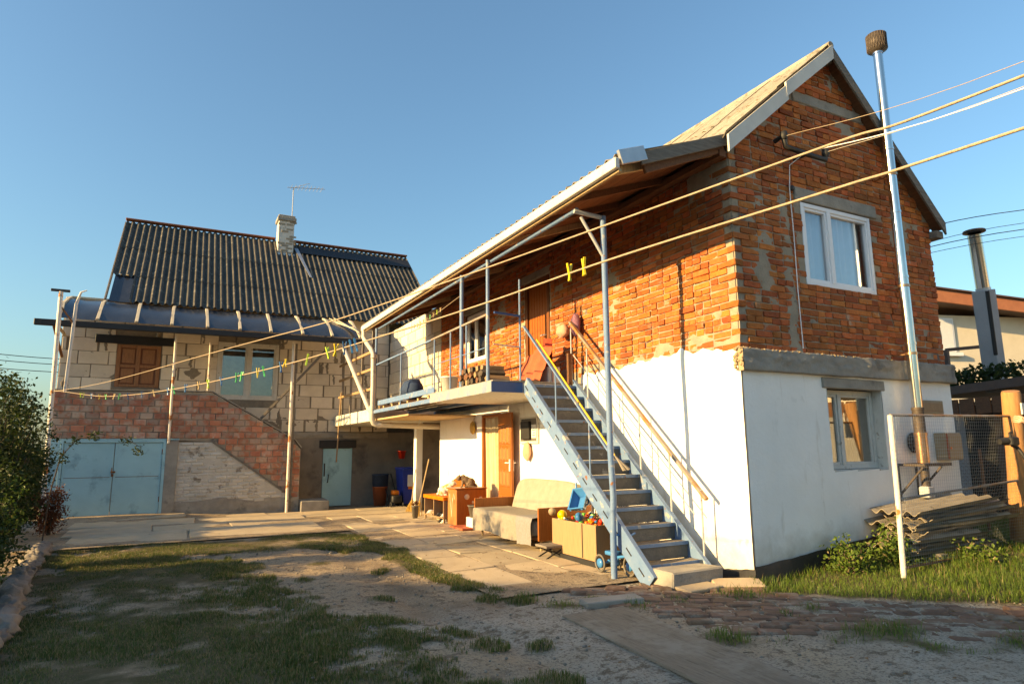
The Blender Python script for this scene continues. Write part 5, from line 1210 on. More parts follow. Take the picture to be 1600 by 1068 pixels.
# grey rendered ground floor right of the stairs
b = MB(); b.grid(120, 50, lambda s, t: FB.p(-3.4 + 5.6*s, -.42 + 2.10*t, .012 + .02*N(s*5, t*3, 4) + .008*N(s*20, t*9)), lambda s, t: -1.75 < -3.4 + 5.6*s < -.99 and -.42 + 2.1*t < 1.26); b.build('rendered_wall', 'render_grey', BH)
b = MB(); b.grid(80, 8, lambda s, t: FB.p(-2.7 + 2.7*s, 1.52 + .16*t + .02*N(s*9, 1), .045 + .02*N(s*14, t*3)*1 - .04*abs(t - .5))); b.build('ledge', 'concrete', BH)
# openings
window(BH, FB, -4.47, -3.0, 2.50, 3.97, [.5], 'oldwhite', 'glass', .0, .075, .07, None, None, label='white framed window under the canopy')
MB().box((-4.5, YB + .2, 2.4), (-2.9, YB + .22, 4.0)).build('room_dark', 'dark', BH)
sh = FB.box(MB(), (-6.67, 2.73, -.06), (-5.74, 3.76, -.02)).build('boarded_window', 'varnish_dark', BH, label='window opening closed with old brown panelled doors')  # dark backing paints the shade in the grooves between the panels
for i in range(2):
    for j in range(2): FB.box(MB(), (-6.55 + i*.42, 2.84 + j*.475, -.025), (-6.29 + i*.42, 3.18 + j*.475, -.002), .018).build('panel', 'shutterwood', sh)
for u, w_ in ((-6.665, .085), (-6.26, .09), (-5.83, .085)): FB.box(MB(), (u, 2.735, -.03), (u + w_, 3.755, .004), .006).build('stile', 'shutterwood', sh)
for v in (2.735, 3.21, 3.685): FB.box(MB(), (-6.579, v, -.03), (-6.261, v + .07, .001), .006).build('rail', 'shutterwood', sh); FB.box(MB(), (-6.169, v, -.03), (-5.831, v + .07, .001), .006).build('rail', 'shutterwood', sh)
FB.box(MB(), (-6.72, 2.68, -.05), (-5.70, 2.73, .04), .005).build('sill', 'wood_grey', sh)
FB.box(MB(), (-7.12, 3.77, -.03), (-5.42, 3.97, .03), .006).build('lintel', 'blacktar', BH)
FB.box(MB(), (-1.86, 1.262, -.02), (-.88, 1.465, .05), .008).build('lintel', 'blacktar', BH)
dr = FB.box(MB(), (-1.75, -.26, -.05), (-1.02, 1.25, -.01)).build('shed_door', 'doorblue', BH, label='light blue steel door in the shade of the passage')
FB.box(MB(), (-1.03, -.26, -.05), (-.98, 1.258, .005)).build('door_frame', 'doorblue', dr); FB.box(MB(), (-1.72, .52, -.012), (-1.69, .86, .012)).build('hinge', 'rubberblack', dr); MB().tube([FB.p(-1.62, .36, -.01), FB.p(-1.62, .36, .05), FB.p(-1.60, .56, .05), FB.p(-1.60, .56, -.01)], .012, 8).build('handle', 'rubberblack', dr)
# garage wall: red hollow blocks, sloping down over the stair
RED = [(-7.70, 1.47), (-7.70, 2.53), (-4.60, 2.58), (-3.55, 1.97), (-2.66, 1.43), (-2.50, 1.22), (-2.50, .02), (-2.68, .10), (-4.47, 1.43), (-5.45, 1.47)]
inr = lambda u, v: bool(inpoly(RED, np.array([u]), np.array([v]))[0])
MB().prism([FF.p(u, v, -.014) for u, v in RED], (0, .2, 0)).build('stair_parapet', 'mortar', BH)
prp = bpy.data.objects['stair_parapet']
rb = Bricks('hollow', 8, .006, .004); v = .06; row = 0
while v < 2.6:
    u = -7.70 - (.13 if row % 2 else 0)
    while u < -2.5:
        a, c = max(u, -7.69), min(u + .25, -2.505); cc = (a + c)/2
        if c - a > .05:
            ok = [inr(a + (c - a)*k, v + .065) for k in (.03, .5, .97)]
            if all(ok): rb.add(FF.p(cc, v + .066, -.06 + random.gauss(0, .0025)), c - a - .008, .130, .12, 0, (0, -1, 0), prp)
            elif ok[0] and ok[1]: rb.add(FF.p(a + (c - a)*.3, v + .066, -.06), (c - a)*.6, .130, .12, 0, (0, -1, 0), prp)
            elif ok[2] and ok[1]: rb.add(FF.p(c - (c - a)*.3, v + .066, -.06), (c - a)*.6, .130, .12, 0, (0, -1, 0), prp)
        u += .258 + random.uniform(-.004, .006)
    v += .145; row += 1
rb.emit(300, BH, 'red_blocks')
for (p, q) in (((-7.72, 2.545), (-4.58, 2.60)), ((-4.58, 2.60), (-3.53, 1.99)), ((-3.53, 1.99), (-2.64, 1.46)), ((-2.64, 1.46), (-2.48, 1.26))):
    MB().bar(FF.p(p[0], p[1] + .012, -.09), FF.p(q[0], q[1] + .012, -.09), .21, .025, .004).build('coping', 'concrete', BH)
MB().bar(FF.p(-4.50, 1.425, .01), FF.p(-2.66, .085, .01), .05, .04).build('stair_edge', 'wood_grey', BH)
# whitewashed brick wall under the stair
WH = [(-5.30, -.4), (-5.30, 1.42), (-4.49, 1.42), (-2.66, .08), (-2.50, .0), (-2.50, -.4)]
inw = lambda u, v: bool(inpoly(WH, np.array([u]), np.array([v]))[0])
MB().prism([FF.p(u, v, -.012) for u, v in WH], (0, .2, 0)).build('whitewashed_wall', 'whitewash', BH); whp = bpy.data.objects['whitewashed_wall']
wb_ = Bricks('whitewash', 8, .012, .006); v = .02; row = 0
while v < 1.42:
    u = -5.30 - (.12 if row % 2 else 0)
    while u < -2.5:
        a, c = max(u, -5.29), u + .24
        if c - a > .06 and inw(a + .02, v + .035) and inw(c - .02, v + .06) and random.random() > .05: wb_.add(FF.p((a + c)/2, v + .035 + random.gauss(0, .004), -.055 + random.gauss(0, .006)), c - a - .006, .066, .11, 0, (0, -1, 0), whp, 'brick', random.gauss(0, .012))
        u += .252
    v += .078; row += 1
wb_.emit(300, BH, 'whitewashed_bricks')
b = MB(); b.grid(70, 30, lambda s, t: FF.p(-5.30 + 2.8*s, -.42 + (.52 + .12*N(s*4, 2))*t, .008*(1 - t*t) + .010*N(s*14, t*4) + .006)); b.build('plaster_skirt', 'concrete', BH)
MB().box((-5.46, YG - .03, -.4), (-5.21, YG + .2, 1.46), .008, .004).build('pier', 'concrete', BH)
MB().box((-7.70, YG - .01, -.4), (-7.46, YG + .3, 1.47), .008).build('pier', 'doorblue', BH)
# garage doors
gd_ = FF.box(MB(), (-7.46, -.2, -.06), (-7.40, 1.47, .02)); FF.box(gd_, (-5.52, -.2, -.06), (-5.46, 1.47, .02)); FF.box(gd_, (-7.40, 1.42, -.06), (-5.52, 1.47, .018))
gd_ = gd_.build('garage_door', 'doorblue', BH, label='light blue double steel garage door')
for a, c in ((-7.395, -6.462), (-6.450, -5.525)):
    l_ = FF.box(MB(), (a, -.17, -.045), (c, 1.412, -.012), .004).build('leaf', 'doorblue', gd_)
    FF.box(MB(), (a + .01, .665, -.0125), (c - .01, .675, -.009), .001).build('seam', 'rust', l_)
    b = MB()
    for e in ((a + .008, a + .045), (c - .045, c - .008)): FF.box(b, (e[0], -.16, -.013), (e[1], 1.40, -.006), .002)
    b.build('edge_strip', 'doorblue', l_)
    for z in (.1, 1.15): MB().tube([FF.p(a if a < -7 else c, z, -.004), FF.p(a if a < -7 else c, z + .12, -.004)], .014, 8).build('hinge', 'rust', l_)
b = MB(); FF.box(b, (-6.50, .76, -.008), (-6.41, .80, .006), .002); b.tube([FF.p(-6.48, .73, .0), FF.p(-6.48, .73, .03), FF.p(-6.48, .87, .03), FF.p(-6.48, .87, 0)], .008, 6); FF.box(b, (-6.485, .68, .006), (-6.44, .74, .03), .006); b.build('latch', 'rust', gd_)
FF.box(MB(), (-7.7, 1.472, -.05), (-5.2, 1.50, .012), .003).build('door_lintel', 'doorblue', BH)
# step and terrace
MB().box((-2.48, YG - .25, -.4), (-1.82, YG + .35, .0), .02, .012).build('stone_step', 'concrete', BH)
MB().box((-7.7, YG + .2, 2.3), (-4.6, YB - .02, 2.42)).build('terrace_slab', 'concrete', BH)
for k in range(11): MB().box((-4.6 + k*.19, YG + .2, 2.2 - k*.215), (-4.4 + k*.19, YB - .02, 2.40 - k*.215), .004).build('stair_step', 'concrete', BH)
# roof
RZ = Vector((0, 16, 7.74)); RE = Vector((0, 12.55, 4.72)); dR = RE - RZ; nRf = Vector((0, -(RZ.z - RE.z), (RZ.y - RE.y))).normalized()
rf = MB().box((-6.9, 15.95, 7.52), (1.4, 16.05, 7.66)).build('roof', 'wood_grey', BH)
for row in range(3):
    t0, t1 = ((-.0, .38), (.36, .72), (.70, 1.0))[row]
    for k in range(9):
        nw_ = 3 if (row == 2 and k == 0) else 6
        p = RZ + dR*t0 + Vector((-6.95 + k*.93 + (.465 if nw_ == 3 else 0), 0, 0)) + nRf*(.016*(2 - row) + (.003 if k % 2 else 0) + .03)
        corr(p, (1, 0, 0), dR*(t1 - t0), nw_, .155, .036, nRf, 8, .006, .008).build('roof_sheet', 'slate_dark', rf)
corr(RZ + dR*.70 + Vector((-6.90, 0, 0)) + nRf*.0, (1, 0, 0), dR*.30, 1, .5, .004, nRf, 8).build('roof_sheet', 'film', rf, label='smooth grey-blue sheet patching the roof corner')
b = MB(); b.prism([RZ + Vector((-6.95, 0, -.03)), RZ + Vector((1.42, 0, -.03)), Vector((1.42, 19.4, 4.72)), Vector((-6.95, 19.4, 4.72))], (0, 0, .05)); b.build('rear_slope', 'slate_dark', rf)
MB().bar(RZ + Vector((-6.98, -.05, .10)), RZ + Vector((-2.9, -.05, .10)), .2, .05, .01).build('ridge_cap', 'ridge', rf); MB().bar(RZ + Vector((-2.35, -.05, .10)), RZ + Vector((1.44, -.05, .10)), .2, .05, .01).build('ridge_cap', 'ridge', rf)
pf = RZ + dR*.07 + nRf*.115
MB().prism([pf + Vector((-2.2, 0, 0)), pf + Vector((1.40, 0, 0)), pf + Vector((1.40, 0, 0)) + dR*.12, pf + Vector((-2.2, 0, 0)) + dR*.10], nRf*-.02).build('felt_strip', 'blacktar', rf)
pf = RZ + dR*.10 + nRf*.10
MB().prism([pf + Vector((-2.36, 0, 0)), pf + Vector((-2.24, 0, 0)), pf + Vector((-2.02, 0, 0)) + dR*.42, pf + Vector((-2.08, 0, 0)) + dR*.42], nRf*-.015).build('flashing_strip', 'galv', rf)
for x in (-6.98, 1.43): MB().bar(RZ + Vector((x, 0, -.02)), RE + Vector((x, 0, -.02)), .03, .14).build('verge_board', 'wood_greyy' if x < 0 else 'wood_grey', rf)
# chimney
cz0, cz1 = 7.0, 8.42
ck = MB().box((-2.88, 15.35, cz0), (-2.42, 15.80, cz1), .01).build('chimney', 'whitewash', BH, label='whitewashed brick chimney with flaking paint')
MB().box((-2.93, 15.30, cz1 - .14), (-2.37, 15.85, cz1 - .02), .015, .006).build('crown', 'concrete', ck); MB().box((-2.90, 15.33, cz1 - .018), (-2.40, 15.82, cz1 + .06), .02, .01).build('cap', 'concrete', ck)
b = MB(); rd = random.Random(3)
for r_ in range(15):
    for k in range(2):
        if rd.random() < .55: b.cbox((-2.77 + k*.24 + (.1 if r_ % 2 else 0) - .02, 15.352, 7.25 + r_*.077), (.10, .012, .03), None, .006, .004)
b.build('bare_bricks', 'mortar', ck, kind='stuff')
MB().box((-2.92, 15.28, 7.08), (-2.38, 15.36, 7.22), .01).build('flashing', 'galv', ck)
# antenna
AN = thing('tv_antenna', 'thin television antenna on a mast beside the chimney', 'antenna', (-2.42, 15.82, 8.0))
MB().tube([(-2.43, 15.87, 7.7), (-2.43, 15.87, 9.62)], .014, 8).build('mast', 'paintgrey', AN)
b = MB(); b.tube([(-2.62, 15.87, 9.6), (-1.45, 15.8, 9.72)], .010, 6)
for k in range(9): x = -2.5 + k*.12; b.tube([(x, 15.62, 9.62 + k*.012), (x, 16.1, 9.62 + k*.012)], .005, 5)
b.tube([(-2.43, 15.87, 9.62), (-2.05, 15.7, 9.75), (-1.95, 15.7, 9.78)], .008, 5); b.build('boom', 'paintgrey', AN)
# curved canopy over the terrace
CN = thing('terrace_canopy', 'curved canopy of dark film with pale battens over the terrace', 'canopy', (-4.5, 12, 3.9))
def arc(t): # 0 wall side .. 1 gutter side: shallow upper part bending into a steeper fall
    return Vector((0, 12.80 - 1.50*t, 4.76 - .30*t - .44*t**2.2))
nb = 10; x0, x1 = -7.66, -1.25
for k in range(nb - 1):
    a, c = x0 + (x1 - x0)*k/(nb - 1), x0 + (x1 - x0)*(k + 1)/(nb - 1); b = MB()
    b.grid(10, 12, lambda s, t: Vector((a + .02 + (c - a - .04)*s, 0, -.035*math.sin(s*3.14)*math.sin(t*3.14) + .01*N(s*3 + k, t*5))) + arc(t)); b.build('film_panel', 'film', CN)
for k in range(nb):
    x = x0 + (x1 - x0)*k/(nb - 1); P_ = [Vector((x + random.uniform(-.02, .02), 0, .022)) + arc(t/5) for t in range(6)]
    P_ = [P_[0], P_[2], P_[5]] if k else P_
    b = MB()
    for i in range(len(P_) - 1): b.bar(P_[i], P_[i + 1], .065, .045, .004)
    b.build('batten', 'battens', CN)
MB().bar((-8.05, 11.27, 3.90), (x1 + .05, 11.27, 3.93), .10, .13, .01).build('gutter_beam', 'blacktar', CN)
MB().bar((x0, 12.82, 4.79), (x1, 12.82, 4.79), .06, .05).build('wall_batten', 'battens', CN)
for k in range(4): MB().bar((-2.0 + k*.1, 12.7 - k*.1, 4.72), (-1.35 + k*.02, 11.6 - k*.12, 4.35 - k*.06), .04, .02).build('loose_batten', 'battens', CN)
MB().tube([(-5.42, 11.84, 1.40), (-5.43, 11.5, 3.0), (-5.44, 11.32, 3.86)][:1] + [(-5.43, 11.84, 3.86)], .03, 10).build('post', 'rustywhite', CN)
MB().tube([(-2.80, 11.72, -.30), (-2.81, 11.72, 3.86)], .036, 12).build('post', 'rustywhite', CN)
MB().bar((-2.72, 11.78, -.3), (-2.73, 11.78, 3.86), .03, .05).build('post', 'wood_grey', CN)
MB().tube([(-4.65, 12.75, 2.42), (-4.66, 12.75, 3.9)], .025, 8).build('post', 'rustywhite', CN)
MB().bar((-3.45, 12.2, 1.98), (-1.95, 11.75, 3.80), .09, .05).build('brace', 'wood_grey', CN)
MB().bar((-7.72, 12.85, 3.9), (-7.72, 11.3, 3.95), .05, .05).build('end_rafter', 'battens', CN); MB().bar((-7.74, 12.9, 3.4), (-7.74, 11.5, 3.88), .05, .05).build('end_brace', 'rust', CN)
# clothes-line pole at the garage corner
CP = thing('clothesline_pole', 'tall thin white pole with a T bar beside the garage corner', 'pole', (-7.5, 10.5, -.13))
MB().tube([(-7.45, 10.5, -.16), (-7.53, 10.5, 4.42)], .04, 12).build('mast', 'rustywhite', CP); MB().bar((-7.70, 10.5, 4.44), (-7.38, 10.5, 4.44), .05, .05).build('crossbar', 'soot', CP)
MB().tube([(-7.3, 10.55, 2.4), (-7.26, 10.55, 4.2), (-7.20, 10.55, 4.45), (-7.10, 10.55, 4.5)], [.03, .03, .02, .01], 8).build('side_pipe', 'rustywhite', CP); MB().bar((-7.5, 10.5, 4.1), (-7.28, 10.55, 3.8), .03, .03).build('strut', 'rust', CP)
# ---------------------------------------------------------------- ropes, pegs and cables
R1 = [(-3.3, -6.3, 2.10), (-3.671, -4.217, 2.019), (-3.773, -3.824, 2.013), (-3.965, -3.085, 1.999), (-4.145, -2.396, 1.986), (-4.396, -1.431, 1.975), (-4.533, -.903, 1.98), (-4.97, .777, 2.031), (-5.831, 4.087, 2.113), (-6.467, 6.529, 2.20), (-7.204, 9.361, 2.34), (-7.47, 10.46, 2.42)]
R2 = [(-3.3, -6.3, 1.93), (-3.726, -4.225, 1.879), (-3.824, -3.846, 1.867), (-4.006, -3.134, 1.85), (-4.177, -2.466, 1.815), (-4.384, -1.659, 1.79), (-4.649, -.623, 1.769), (-4.965, .609, 1.775), (-5.326, 2.016, 1.802), (-5.801, 3.871, 1.874), (-6.311, 5.859, 2.0), (-7.199, 9.324, 2.32), (-7.47, 10.46, 2.40)]
def spline(P, n=8):
    P = [Vector(p) for p in P]; out = []
    for i in range(len(P) - 1):
        a, b, c, d = P[max(i - 1, 0)], P[i], P[i + 1], P[min(i + 2, len(P) - 1)]
        for k in range(n):
            t = k/n; out.append(.5*((2*b) + (c - a)*t + (2*a - 5*b + 4*c - d)*t*t + (3*b - a - 3*c + d)*t**3))
    return out + [P[-1]]
def lay_rope(P, r=.005):
    S = spline(P, 10); b = MB(); ph = 0
    b.tube(S, r, 8); return b
lay_rope(R1, .0036).build('clothesline', 'rope', None, label='upper tan clothesline rope without pegs crossing the yard', cat='rope')
lay_rope(R2, .0038).build('clothesline', 'rope', None, label='lower tan clothesline rope carrying the coloured pegs', cat='rope')
MB().tube([(-3.3, -6.32, -.2), (-3.3, -6.32, 2.25)], .045, 10).build('line_post', 'rustywhite', None, label='pale steel post holding the clotheslines', cat='post')
def peg_mesh(mt, n):
    b = MB(); o = (.0, .012, .004)[n]
    for sg in (-1, 1):
        M3 = Matrix.Rotation(sg*R((7, 16, 11)[n]), 3, 'Y'); b.cbox(M3 @ Vector((sg*.006, 0, -.012)), (.0035, .006, .042), M3, .002)
    b.tube([(-.008, 0, -.008), (.008, 0, -.008)], .005, 6); return b.mesh('clothes_peg', mt)
PEG = [(-4.033, -3.027, 1.862, 'y'), (-4.05, -2.96, 1.856, 'y'), (-4.473, -1.312, 1.79, 'b'), (-4.455, -1.38, 1.79, 'b'), (-4.442, -1.433, 1.79, 'b'), (-4.50, -1.22, 1.79, 'y'), (-4.524, -1.113, 1.785, 'l'), (-4.59, -.856, 1.775, 'l'), (-4.674, -.527, 1.77, 'y'), (-4.69, -.47, 1.77, 'b'), (-4.764, -.176, 1.77, 'g'), (-4.79, -.07, 1.77, 'y'), (-4.894, .33, 1.773, 'g'), (-4.868, .23, 1.772, 'g'), (-4.981, .671, 1.775, 'b'), (-5.063, .989, 1.781, 'l'), (-5.126, 1.238, 1.786, 'w'), (-5.221, 1.609, 1.793, 'b'), (-5.319, 1.991, 1.801, 'g'), (-5.369, 2.186, 1.806, 'b'), (-5.506, 2.721, 1.826, 'w'), (-5.631, 3.206, 1.845, 'b'), (-5.799, 3.862, 1.873, 'b'), (-5.921, 4.34, 1.9, 'g'), (-5.998, 4.639, 1.92, 'w'), (-6.133, 5.165, 1.952, 'g'), (-6.246, 5.606, 1.983, 'y'), (-6.4, 6.2, 2.03, 'b'), (-6.573, 6.881, 2.09, 'l'), (-6.645, 7.165, 2.115, 'l')]
PM = {'y': ('pegyellow', 'yellow'), 'b': ('pegblue', 'blue'), 'g': ('peggreen', 'green'), 'l': ('peglime', 'lime green'), 'w': ('pegwood', 'pale wooden')}
pm = {(k, i): peg_mesh(v[0], i) for k, v in PM.items() for i in range(3)}
for i, (x, y, z, k) in enumerate(PEG):
    M = Matrix.Translation((x, y, z)) @ Matrix.Rotation(R(28) + random.uniform(-.9, .9), 4, 'Z') @ Matrix.Rotation(random.uniform(-.35, .35) + (2.6 if i in (8,) else 0), 4, 'X')
    if i < 2: lb = 'yellow clothes peg alone on the rope before the brick wall'; gp_ = 'pair of yellow pegs before the brick wall'
    else: lb = '%s clothes peg clipped on the lower clothesline' % PM[k][1]; gp_ = '%s pegs on the clothesline' % PM[k][1]
    put('clothes_peg', pm[(k, random.randrange(3))], None, M @ Matrix.Scale(.8 if i < 2 else .9, 4), lb, 'clothes peg', gp_)
def cable(P, r, mt, lb, nm='power_cable'): MB().tube(spline(P, 8), r, 6).build(nm, mt, None, label=lb, cat='cable')
cable([(.74, -.2, 4.74), (.42, -2.6, 4.17), (.2, -7, 3.95), (0, -14, 5)], .003, 'rope', 'thin tan cable from the left insulator of the gable bracket')
cable([(1.1, -.2, 4.62), (.44, -2.6, 3.96), (.2, -7, 3.8), (0, -14, 5)], .006, 'pvcwhite', 'white service cable from the middle of the gable bracket')
cable([(1.46, -.2, 4.7), (.62, -2.6, 4.06), (.4, -7, 3.9), (0.2, -14, 5)], .003, 'pvc', 'thin grey cable from the right insulator of the gable bracket')
for i, (z0, z1, r_) in enumerate(((4.22, 4.46, .006), (3.98, 4.27, .004), (3.93, 4.18, .006), (3.86, 4.08, .004))):
    cable([(3.86, .3 + i*.2, z0), (5.115, -.56, z1), (9.0, -3.2, z1 + .3), (16, -8, 6)], r_, 'rubberblack', 'black power cable leaving the %s of the house corner' % ('eave', 'brickwork just below the eave', 'bricks well below the eave', 'lowest fixing')[i])
# cable running on the balcony: line with small pegs under the canopy
MB().tube(spline([(-1.42, 9.0, 3.72), (-1.4, 6.5, 3.5), (-1.40, 4.3, 3.62)], 10), .004, 5).build('inner_clothesline', 'rope', None, label='short clothesline under the canopy above the railing', cat='rope')
for i in range(9): put('clothes_peg', pm[('wlwgw'[i % 5], i % 3)], None, Matrix.Translation((-1.405, 5.2 + i*.17, 3.505 + .06*abs(i*.17 - 1.1)**1.0)) @ Matrix.Rotation(random.uniform(0, 3), 4, 'Z'), 'small peg on the short line under the canopy', 'clothes peg', 'pegs on the line under the canopy')
# ---------------------------------------------------------------- fence panel, slate stack, log post
FN = thing('wire_fence_panel', 'rusty framed wire mesh fence panel standing in the grass', 'fence', (1.24, -.75, -.05))
A0, A1 = Vector((1.21, -.75, -.08)), Vector((1.26, -.75, 1.52)); B0, B1 = Vector((3.62, -.72, .0)), Vector((3.47, -.86, 1.535))
MB().tube([A0, A0 + (A1 - A0)*.5 + Vector((.012, 0, 0)), A1], .026, 10).build('post', 'rustywhite', FN); MB().tube([A1, B1], .014, 8).build('top_bar', 'rail_rust', FN)
MB().tube([A0.lerp(A1, .47), B0.lerp(B1, .52)], .013, 8).build('middle_bar', 'rail_rust', FN); MB().tube([A0.lerp(A1, .06), B0.lerp(B1, .02)], .014, 8).build('bottom_bar', 'rust', FN)
b = MB(); n_ = 62
def fp(s, t):
    p = A0.lerp(A1, .06 + .94*t).lerp(B0.lerp(B1, .02 + .98*t), s); w_ = .05*math.sin(s*9)*(1 - t)*ss(.5, 1, s); return p + Vector((.02*math.sin(t*9)*s, -.03 + w_ + .012*N(s*8, t*8), 0))
for k in range(n_ + 1): b.tube([fp(k/n_, t/6) for t in range(7)], .0010, 3, False)
for k in range(43): b.tube([fp(s/8, k/42) for s in range(9)], .0010, 3, False)
b.build('wire_mesh', 'galv', FN, kind='stuff')
WP = thing('log_post', 'thick round orange-brown log post at the end of the wire fence', 'post', (3.66, -.66, -.05))
MB().tube([(3.72, -.62, -.1), (3.55, -.77, .9), (3.40, -.88, 1.80), (3.395, -.883, 1.825)], [.105, .10, .095, .085], 18).build('trunk', 'logwood', WP); MB().box((3.36, -.99, 1.55), (3.42, -.975, 1.68), .002).build('tag', 'toywhite', WP)
CLK = thing('chain_link_fence', 'slack chain link netting behind the fence panel', 'fence', (4.2, .3, .0))
b = MB(); Pa, Pb = Vector((3.4, .62, .05)), Vector((5.4, -.55, .05)); dvv = (Pb - Pa)
for k in range(-14, 40):
    for sg in (-1, 1):
        pts = []
        for q in range(15):
            u = (k + sg*q)/40.; 
            if 0 <= u <= 1: pts.append(Pa + dvv*u + Vector((0, 0, .07*q + .01*math.sin(q*2.2))))
        if len(pts) > 1: b.tube(pts, .0016, 3, False)
b.build('netting', 'rust', CLK, kind='stuff'); 
for u in (0, .5, 1): MB().tube([Pa + dvv*u - Vector((0, 0, .15)), Pa + dvv*u + Vector((0, 0, 1.1))], .02, 8).build('stake', 'rust', CLK)
SG = 'old slate sheets stacked by the gable'
rs_ = random.Random(9)
for k in range(11):
    L_s = rs_.uniform(1.35, 1.75) if k > 3 else rs_.uniform(.9, 1.4); W_s = 4
    z = .05 + k*.042 + .02; rz = R(rs_.uniform(-11, 11) - 6); tl = R(-1.5 - .25*k)
    M = Matrix.Translation((1.88 + rs_.uniform(-.14, .10) , -.62 + rs_.uniform(-.05, .05), z)) @ Matrix.Rotation(rz, 4, 'Z') @ Matrix.Rotation(tl + R(-1.2), 4, 'Y') @ Matrix.Rotation(R(rs_.uniform(-2, 2)), 4, 'X')
    b = corr((0, 0, 0), (0, 1, 0), (L_s, 0, 0), W_s, .15, .024, (0, 0, 1), 8, .008, .01)
    lb = 'weathered corrugated slate sheet inside the stack' if 0 < k < 10 else ('topmost corrugated slate sheet of the stack' if k else 'lowest corrugated slate sheet of the stack')
    put('slate_sheet', b.mesh('slate_sheet', 'slate_stack'), None, M, lb, 'slate', SG)
for k, x in enumerate((2.0, 3.0)): MB().box((x, -.68, G(x, -.4) - .05), (x + .12, -.02, .068 + .08*k), .01).build('timber_bearer', 'wood_grey', None, label='timber bearer under the %s end of the slate stack' % ('ragged near', 'far raised')[k], cat='timber')
# ---------------------------------------------------------------- neighbouring house beyond the fence
NH = thing('neighbour_house', 'cream neighbour house with terracotta eaves and a dark roofed shed', 'house', (22, 10.6, -.1))
dN = Vector((.955, -.297, 0)); nN = Vector((-.297, -.955, 0)); kN = 1.9; oN = Vector((CAM.x, CAM.y, 0)) + (Vector((9.1, 3.3, 0)) - Vector((CAM.x, CAM.y, 0)))*kN
def np_(u, v, d): return oN + dN*(u*kN) + Vector((0, 0, 1.23 + (v - 1.23)*kN)) + nN*(d*kN)
def nbox(u0, v0, d0, u1, v1, d1, mt, name, par, ch=.01):
    b = MB(); c = np_((u0 + u1)/2, (v0 + v1)/2, (d0 + d1)/2); M3 = Matrix((dN, -nN, Vector((0, 0, 1)))).transposed(); b.cbox(c, (abs(u1 - u0)/2*kN, abs(d1 - d0)/2*kN, abs(v1 - v0)/2*kN), M3, ch); return b.build(name, mt, par)
nbox(-1.2, .4, -3, 6, 4.05, 0, 'cream', 'wall', NH)
b = MB(); b.prism([np_(-.7, 4.32, .45), np_(6.4, 3.72, .45), np_(6.4, 3.98, .45), np_(-.7, 4.58, .45)], nN*-.1); b.build('fascia', 'terra', NH)
b = MB(); b.prism([np_(-.75, 4.60, .5), np_(6.5, 3.99, .5), np_(6.5, 3.99, -6), np_(-.75, 4.60, -6)], (0, 0, .06)); b.build('roof', 'browntrim', NH)
b = MB(); b.prism([np_(-.7, 4.34, .44), np_(6.4, 3.74, .44), np_(6.4, 3.74, 0), np_(-.7, 4.34, 0)], (0, 0, .02)); b.build('soffit', 'browntrim', NH)
wn = nbox(.34, 3.22, -.02, .86, 3.98, .03, 'pvcwhite', 'window', NH); nbox(.38, 3.27, .031, .82, 3.94, .036, 'curtain', 'pane', wn, .001); nbox(.26, 3.12, .0, .96, 3.2, .1, 'pvcwhite', 'sill', wn)
# flat roofed shed with plants on top
FA, FBn = Vector((6.46, 1.47, 0)), Vector((5.86, .04, 0)); fd = (FBn - FA).normalized(); FA = FA - fd*1.5; FBn = FBn + fd*3.0; fo = Vector((fd.y, -fd.x, 0))
if fo.x < 0: fo = -fo
SH = thing('neighbour_shed', 'dark open shed with brown roof edge beyond the gable', 'shed', (6.6, .5, 0))
b = MB(); b.prism([FA + Vector((0, 0, 2.03)), FBn + Vector((0, 0, 2.10)), FBn + Vector((0, 0, 2.24)), FA + Vector((0, 0, 2.17))], fo*.05); b.build('roof_edge', 'browntrim', SH)
b = MB(); b.prism([FA + Vector((0, 0, 2.1)) + fo*.05, FBn + Vector((0, 0, 2.17)) + fo*.05, FBn + Vector((0, 0, 2.17)) + fo*3.2, FA + Vector((0, 0, 2.1)) + fo*3.2], (0, 0, .05)); b.build('roof', 'browntrim', SH)
for k in range(18):
    p = FA.lerp(FBn, k/18) + fo*.06 + Vector((0, 0, 1.83)); q = FA.lerp(FBn, (k + .9)/18) + fo*.06 + Vector((0, 0, 1.83)); MB().bar(p, q, .02, .26).build('fringe_board', 'wood_brown', SH)
b = MB(); b.prism([FA + fo*1.1 - Vector((0, 0, .2)), FBn + fo*1.1 - Vector((0, 0, .2)), FBn + fo*1.1 + Vector((0, 0, 1.98)), FA + fo*1.1 + Vector((0, 0, 1.98))], fo*.1); b.build('back_wall', 'greywall', SH)
MB().bar(FA.lerp(FBn, .34) + fo*1.0 + Vector((0, 0, 1.64)), FA.lerp(FBn, .6) + fo*1.0 + Vector((0, 0, 1.70)), .04, .06).build('rail', 'boardpale', SH)
MB().bar(FA.lerp(FBn, .38) + fo*1.0 + Vector((0, 0, .72)), FA.lerp(FBn, .7) + fo*1.0 + Vector((0, 0, .74)), .04, .05).build('rail', 'toywhite', SH)
MB().bar(FA.lerp(FBn, .32) + fo*.5 - Vector((0, 0, .1)), FA.lerp(FBn, .32) + fo*.5 + Vector((0, 0, 1.95)), .1, .1).build('post', 'browntrim', SH)
b = MB(); p0_ = FA.lerp(FBn, .12) + fo*.9; b.prism([p0_ - Vector((0, 0, .2)), FA.lerp(FBn, .36) + fo*.9 - Vector((0, 0, .2)), FA.lerp(FBn, .36) + fo*.9 + Vector((0, 0, 1.9)), p0_ + Vector((0, 0, 1.9))], fo*.05); b.build('doorway_dark', 'dark', SH)  # near-black panel paints the gloom inside the open doorway
vp = FA.lerp(FBn, .1); vq = FA.lerp(FBn, .45)
